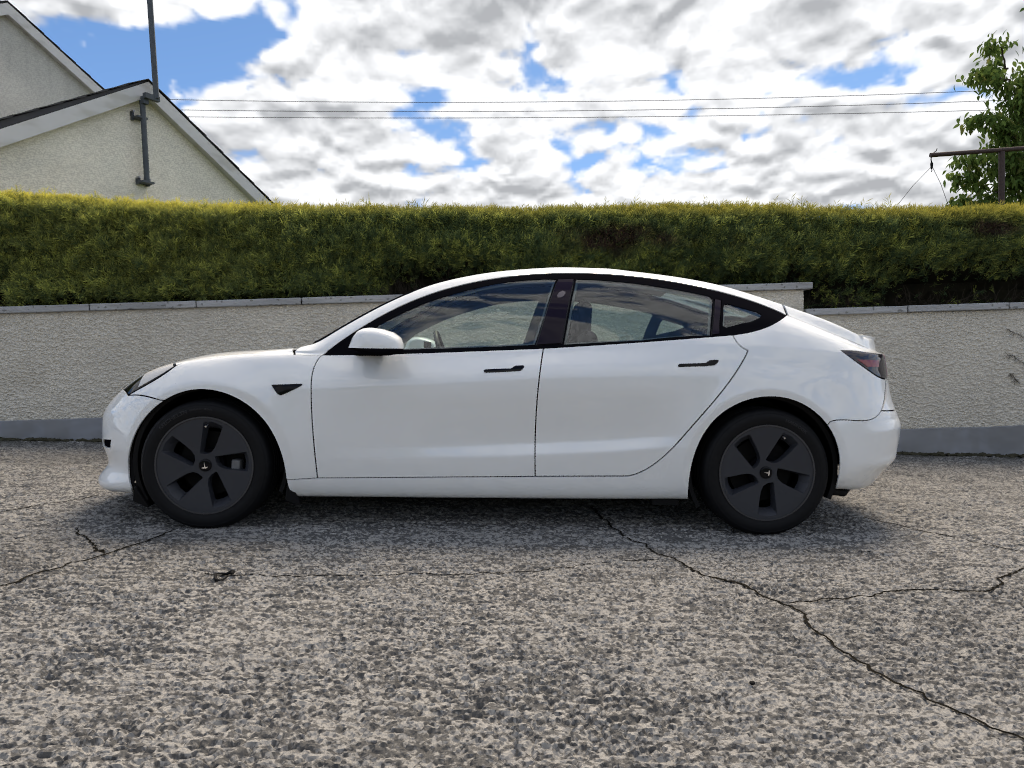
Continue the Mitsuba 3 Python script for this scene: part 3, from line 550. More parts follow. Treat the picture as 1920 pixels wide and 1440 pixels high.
# ---- car skin: rails (x along the car from the front axle, y half width, z up), lofted to one surface P(u, v) ----
XA, XB = -0.02, 3.10
RAILS = {  # nose x, tail x, [(x, y)], [(x, z)]
 'A': (-.76, 3.66, [(-1,.62),(4,.62)], [(-1,.150),(3.0,.17),(3.3,.225),(3.7,.25)]),
 'B': (-.825,3.68, [(-1,.86),(-.3,.865),(.4,.848),(2.5,.85),(3.2,.865),(4,.85)], [(-.84,.158),(-.70,.140),(-.37,.160),(.4,.160),(1.8,.164),(2.48,.172),(2.9,.215),(3.25,.238),(3.4,.218),(3.58,.214),(3.68,.235),(3.74,.26)]),
 'L': (-.848,3.735, [(-1,.885),(-.3,.893),(.4,.878),(2.5,.88),(3.2,.895),(4,.88)], [(-.86,.190),(-.70,.185),(-.37,.205),(.4,.21),(2.5,.225),(3.25,.30),(3.6,.31),(3.77,.33)]),
 'C': (-.775,3.80, [(-1,.89),(-.3,.905),(.4,.889),(1.5,.889),(2.5,.892),(3.2,.905),(4,.89)], [(-.84,.262),(-.37,.27),(.4,.262),(2.2,.30),(2.6,.33),(3.25,.38),(3.8,.38)]),
 'D': (-.812,3.815, [(-1,.885),(-.3,.912),(.4,.914),(1.5,.915),(2.5,.917),(3.0,.917),(3.3,.908),(4,.88)], [(-.84,.40),(-.5,.42),(.0,.48),(.5,.50),(2.4,.55),(3.0,.55),(3.4,.555),(3.85,.555)]),
 'E': (-.812,3.770, [(-1,.865),(-.4,.900),(0,.913),(.5,.921),(1.5,.928),(2.4,.926),(2.9,.915),(3.2,.895),(3.5,.87),(4,.84)], [(-.84,.52),(-.6,.545),(-.35,.63),(0,.69),(.54,.725),(1.175,.762),(1.684,.796),(2.3,.815),(3.0,.80),(3.4,.75),(3.8,.72)]),
 'F': (-.795,3.745, [(-1,.82),(-.5,.80),(-.3,.815),(0,.83),(.3,.84),(.576,.848),(1.0,.860),(1.7,.864),(2.2,.864),(2.6,.868),(3.0,.855),(3.3,.832),(4,.80)], [(-.80,.597),(-.72,.606),(-.65,.630),(-.54,.690),(-.4,.768),(-.3,.807),(-.2,.836),(-.06,.862),(.12,.882),(.28,.892),(.45,.895),(.576,.893),(.73,.897),(.985,.910),(1.7,.947),(2.17,.978),(2.5,.992),(2.8,.982),(3.1,.962),(3.4,.948),(3.75,.945)]),
 'G': (-.785,3.742, [(-1,.68),(-.5,.66),(0,.74),(.3,.80),(.576,.838),(.76,.825),(1.0,.808),(1.4,.785),(1.8,.770),(2.2,.770),(2.6,.782),(3.0,.80),(3.3,.785),(4,.74)], [(-.80,.606),(-.70,.640),(-.6,.700),(-.5,.754),(-.4,.798),(-.3,.830),(-.2,.855),(0,.888),(.28,.903),(.45,.905),(.576,.908),(.76,.985),(1.0,1.06),(1.4,1.155),(1.8,1.185),(2.2,1.185),(2.6,1.15),(2.9,1.105),(3.15,1.05),(3.4,.982),(3.55,.958),(3.75,.955)]),
 'H': (-.778,3.735, [(-1,.56),(-.5,.54),(0,.66),(.3,.765),(.53,.835),(.622,.818),(.76,.795),(1.0,.745),(1.3,.690),(1.65,.645),(2.0,.630),(2.4,.635),(2.84,.668),(3.0,.685),(3.34,.71),(3.5,.71),(4,.68)], [(-.80,.612),(-.70,.660),(-.6,.722),(-.5,.775),(-.4,.816),(-.3,.845),(-.2,.868),(0,.898),(.28,.913),(.42,.917),(.53,.915),(.622,.970),(.76,1.056),(.888,1.132),(1.004,1.192),(1.151,1.250),(1.322,1.297),(1.473,1.325),(1.644,1.345),(1.8,1.356),(1.973,1.359),(2.189,1.352),(2.405,1.331),(2.623,1.293),(2.842,1.233),(3.0,1.173),(3.34,1.032),(3.5,.974),(3.62,.968),(3.75,.968)]),
 'I': (-.772,3.738, [(-1,.36),(-.5,.35),(0,.50),(.2,.62),(.42,.745),(.576,.752),(.8,.715),(1.0,.670),(1.3,.612),(1.65,.562),(2.0,.545),(2.4,.55),(2.84,.590),(3.08,.620),(3.38,.655),(3.56,.655),(4,.60)], [(-.80,.618),(-.70,.675),(-.6,.738),(-.5,.790),(-.4,.829),(-.3,.857),(-.2,.880),(0,.906),(.25,.920),(.40,.930),(.46,.945),(.52,.970),(.60,1.018),(.68,1.068),(.84,1.163),(1.0,1.243),(1.134,1.294),(1.313,1.342),(1.472,1.372),(1.652,1.393),(1.85,1.406),(2.056,1.405),(2.226,1.390),(2.454,1.365),(2.683,1.325),(2.855,1.277),(3.08,1.204),(3.26,1.141),(3.378,1.098),(3.52,1.052),(3.62,1.038),(3.75,1.036)]),
 'J': (-.762, 3.80, [(-1,0),(4,0)], [(-.80,.616),(-.70,.676),(-.6,.738),(-.5,.788),(-.4,.826),(-.3,.853),(-.2,.874),(0,.900),(.2,.918),(.33,.930),(.45,.958),(.576,1.003),(.8,1.110),(1.0,1.208),(1.2,1.278),(1.4,1.332),(1.6,1.368),(1.85,1.383),(2.1,1.378),(2.4,1.345),(2.7,1.284),(3.0,1.196),(3.3,1.103),(3.5,1.050),(3.62,1.038),(3.75,1.030)]),
}
VK = np.cumsum([0,.25,.06,.07,.24,.26,.18,.19,.19,.11,.52])
NAMES = list(RAILS)
LN, LT, PN, QN, PT, QT = .80, .60, 2.5, 2.7, 2.4, 3.0
def arch(cx, cz, rx, rz, x, z):
    return (np.hypot((x-cx)/rx, (z-cz)/rz)-1)*.39
LOWC = PchipInterpolator([-1,.3,.631,1.078,1.673,2.067,2.378,4],[.33,.35,.366,.378,.404,.427,.453,.5])
UPC = PchipInterpolator([-1,.54,1.175,1.684,2.161,2.6,4],[.66,.725,.760,.796,.813,.82,.82])
SHC = PchipInterpolator([-1,1.8,2.3,2.8,3.1,3.4,4],[.95,.95,.982,.985,.965,.951,.945])
def build_skin(nth=140, dx=.010, nv=290):
    th=np.linspace(0,np.pi/2,nth)**1.0
    nm=int((XB-XA)/dx)
    V=np.linspace(0,VK[-1],nv)
    rails=[]
    for k in NAMES:
        xn,xt,Y,Z=RAILS[k]
        xf=XA-(XA-xn)*np.cos(th)
        sf=(xf-xn)/LN
        xm=np.linspace(XA,XB,nm)[1:-1]
        xr=XB+(xt-XB)*np.sin(np.linspace(0,np.pi/2,nth))
        x=np.concatenate([xf,xm,xr])
        fn=(1-np.clip(1-(x-xn)/LN,0,1)**PN)**(1/QN)
        ft=(1-np.clip(1-(xt-x)/LT,0,1)**PT)**(1/QT)
        y=PchipInterpolator(*zip(*Y))(x)*fn*ft
        z=PchipInterpolator(*zip(*Z))(np.clip(x,Z[0][0],Z[-1][0]))
        rails.append(np.stack([x,y,z],-1))
    Rl=np.array(rails)                      # k, u, 3
    D=Rl[NAMES.index('D')]
    U=np.concatenate([[0],np.cumsum(np.linalg.norm(np.diff(D,axis=0),axis=1))])
    P=PchipInterpolator(VK,Rl,axis=0)(V)    # v,u,3
    P=np.transpose(P,(1,0,2)).copy()
    # resample u evenly-ish
    Un=np.linspace(0,U[-1],int(U[-1]/.010))
    P=np.stack([np.stack([np.interp(Un,U,P[:,j,c]) for c in range(3)],-1) for j in range(nv)],1)
    for ax,s in ((1,3.3),(0,2.4)):
        Q=np.stack([gaussian_filter1d(P[...,c],s,axis=ax,mode='nearest') for c in range(3)],-1)
        if ax==0:
            w=np.clip(np.minimum(np.arange(len(Un)),np.arange(len(Un))[::-1])/8,0,1)[:,None,None]
        else:
            w=np.clip(np.minimum(np.arange(nv),np.arange(nv)[::-1])/6,0,1)[None,:,None]
        P=P*(1-w)+Q*w
    # pressed features, as small moves across the car
    x,y,z=P[...,0],P[...,1],P[...,2]
    low=np.clip((1.0-z)/.02,0,1)
    side=sstep(-.5,-.2,x)*(1-sstep(3.4,3.65,x))
    s=z-LOWC(x); amp=.027*sstep(.45,1.7,x)*(1-sstep(2.2,2.55,x))
    d=-amp*np.where(s<0,0,np.where(s<.055,sstep(-.0275,.055,s)*2-1 if False else (s/.055)**1.0,1-sstep(.055,.34,s)))
    s=z-UPC(x); amp=.007*sstep(.35,.9,x)*(1-sstep(2.0,2.6,x))
    d=d+amp*np.clip(1-np.abs(s)/.13,0,1)
    s=z-SHC(x); amp=.012*sstep(2.0,3.1,x)*(1-sstep(3.45,3.7,x))
    d=d+amp*np.clip(1-np.abs(s)/.10,0,1)
    for (cx,cz,rx,rz) in ARCHES:
        a=arch(cx,cz,rx,rz,x,z)
        f=np.where(a<.040,1,1-sstep(.040,.17,a)*1.0)
        kink=np.where(a<.040,1-.45*np.clip((.040-a)/.040,0,1),np.clip(1-(a-.040)/.13,0,1)**1.6)
        d=d+.018*kink*sstep(1.02,.88,z)*np.clip(z/.3,0,1)
    s=z-(.53+.07*(x-3.3)); d=d+.016*sstep(3.3,3.6,x)*np.where(s<0,np.clip(1+s/.14,0,1),np.clip(1-s/.05,0,1))
    s=z-(.345+.05*(x-3.4)); d=d+.009*sstep(3.4,3.6,x)*np.where(s<0,np.clip(1+s/.03,0,1),np.clip(1-s/.06,0,1))
    P[...,1]=np.where(y>.02,y+d*np.clip(y/.5,0,1),y)
    return Un,V,P
ARCHES=[(.007,.330,.398,.382),(2.867,.330,.388,.389)]

GU, GV, GP = build_skin()
GP = GP*[1, -1, 1]                                    # the near side has negative y
du, dv = np.gradient(GP, axis=0), np.gradient(GP, axis=1)
GN = np.cross(du, dv); GN /= np.maximum(np.linalg.norm(GN, axis=2, keepdims=True), 1e-9)
if GN[len(GU)//2, len(GV)//2, 1] > 0: GN = -GN
IP, IN = RegularGridInterpolator((GU, GV), GP), RegularGridInterpolator((GU, GV), GN)
uE, vE = GU[-1], GV[-1]
def clampuv(q): return np.clip(q, [0, 0], [uE, vE])
def pos(q, off=0.0):
    q = clampuv(np.asarray(q, float)); n = IN(q); n /= np.maximum(np.linalg.norm(n, axis=1, keepdims=True), 1e-9); return IP(q) + n*off
FULL = Polygon([(0, 0), (uE, 0), (uE, vE), (0, vE)])
def panel(pts, off=0.0, hem=.009, shrink=.0032, holes=(), step=.0095, grow=0.0, roll=.0022):
    g = pts if hasattr(pts, 'exterior') else Polygon(pts)
    if not g.is_valid: g = g.buffer(0)
    for h in holes: g = g.difference(Polygon(h) if not hasattr(h, 'exterior') else h)
    g = g.buffer(grow - shrink, join_style='mitre' if grow == 0 else 'round').intersection(FULL)
    out = []
    for q in getattr(g, 'geoms', [g]):
        if q.geom_type != 'Polygon' or q.area < 1e-6: continue
        q = q.segmentize(step*.62)
        rings = [np.array(q.exterior.coords)[:-1]] + [np.array(r.coords)[:-1] for r in q.interiors]
        x0, y0, x1, y1 = q.bounds; xs, ys = np.arange(x0, x1, step), np.arange(y0, y1, step)
        gx, gy = np.meshgrid(xs, ys, indexing='ij'); gx[:, 1::2] += step*.0
        inner = q.buffer(-step*.45); mask = contains_xy(inner, gx.ravel(), gy.ravel()) if not inner.is_empty else np.zeros(gx.size, bool)
        pts2 = np.vstack(rings + [np.c_[gx.ravel(), gy.ravel()][mask]])
        tri = Delaunay(pts2).simplices; cen = pts2[tri].mean(1); tri = tri[contains_xy(q, cen[:, 0], cen[:, 1])]
        e1, e2 = pts2[tri[:, 1]] - pts2[tri[:, 0]], pts2[tri[:, 2]] - pts2[tri[:, 0]]; ar = e1[:, 0]*e2[:, 1] - e1[:, 1]*e2[:, 0]
        tri = tri[np.abs(ar) > 1e-9]; ar = ar[np.abs(ar) > 1e-9]; tri[ar < 0] = tri[ar < 0][:, ::-1]
        V = pos(pts2, off); N = IN(clampuv(pts2)); 
        f0 = np.cross(V[tri[:, 1]] - V[tri[:, 0]], V[tri[:, 2]] - V[tri[:, 0]]); flipit = (f0*N[tri].mean(1)).sum() < 0
        if hem:
            o = 0; Vs, Fs, base = [V], [tri], len(V)
            for r in rings:
                n = len(r); i = np.arange(n); j = (i + 1) % n
                onc = lambda a, b: ((np.abs(r[a] - r[b]) < 1e-9)).any(1)
                skip = (np.abs(r[i][:, 1] - vE) < 1e-6) & (np.abs(r[j][:, 1] - vE) < 1e-6) | (np.abs(r[i][:, 0]) < 1e-6) & (np.abs(r[j][:, 0]) < 1e-6) | (np.abs(r[i][:, 0] - uE) < 1e-6) & (np.abs(r[j][:, 0] - uE) < 1e-6)
                Vs.append(pos(r, off - hem)); a, b, c, d = o + i, o + j, base + i, base + j
                quad = np.vstack([np.stack([a, c, d], 1)[~skip], np.stack([a, d, b], 1)[~skip]]); Fs.append(quad); o += n; base += n
            V = np.vstack(Vs); tri = np.vstack(Fs)
        m = trimesh.Trimesh(V, tri[:, ::-1] if flipit else tri, process=False); out.append(m)
    return cat(*out)
def flip(m): 
    m = m.copy(); m.vertices[:, 1] *= -1; m.faces = m.faces[:, ::-1]; return m
def whole(m):
    w = cat(m, flip(m)); w.merge_vertices(digits_vertex=5); return w
def part(name, m, material, smooth=35, parent=CAR, label=None): return add(name, m, material, parent=parent, smooth=smooth, to_world=CARM, label=label)
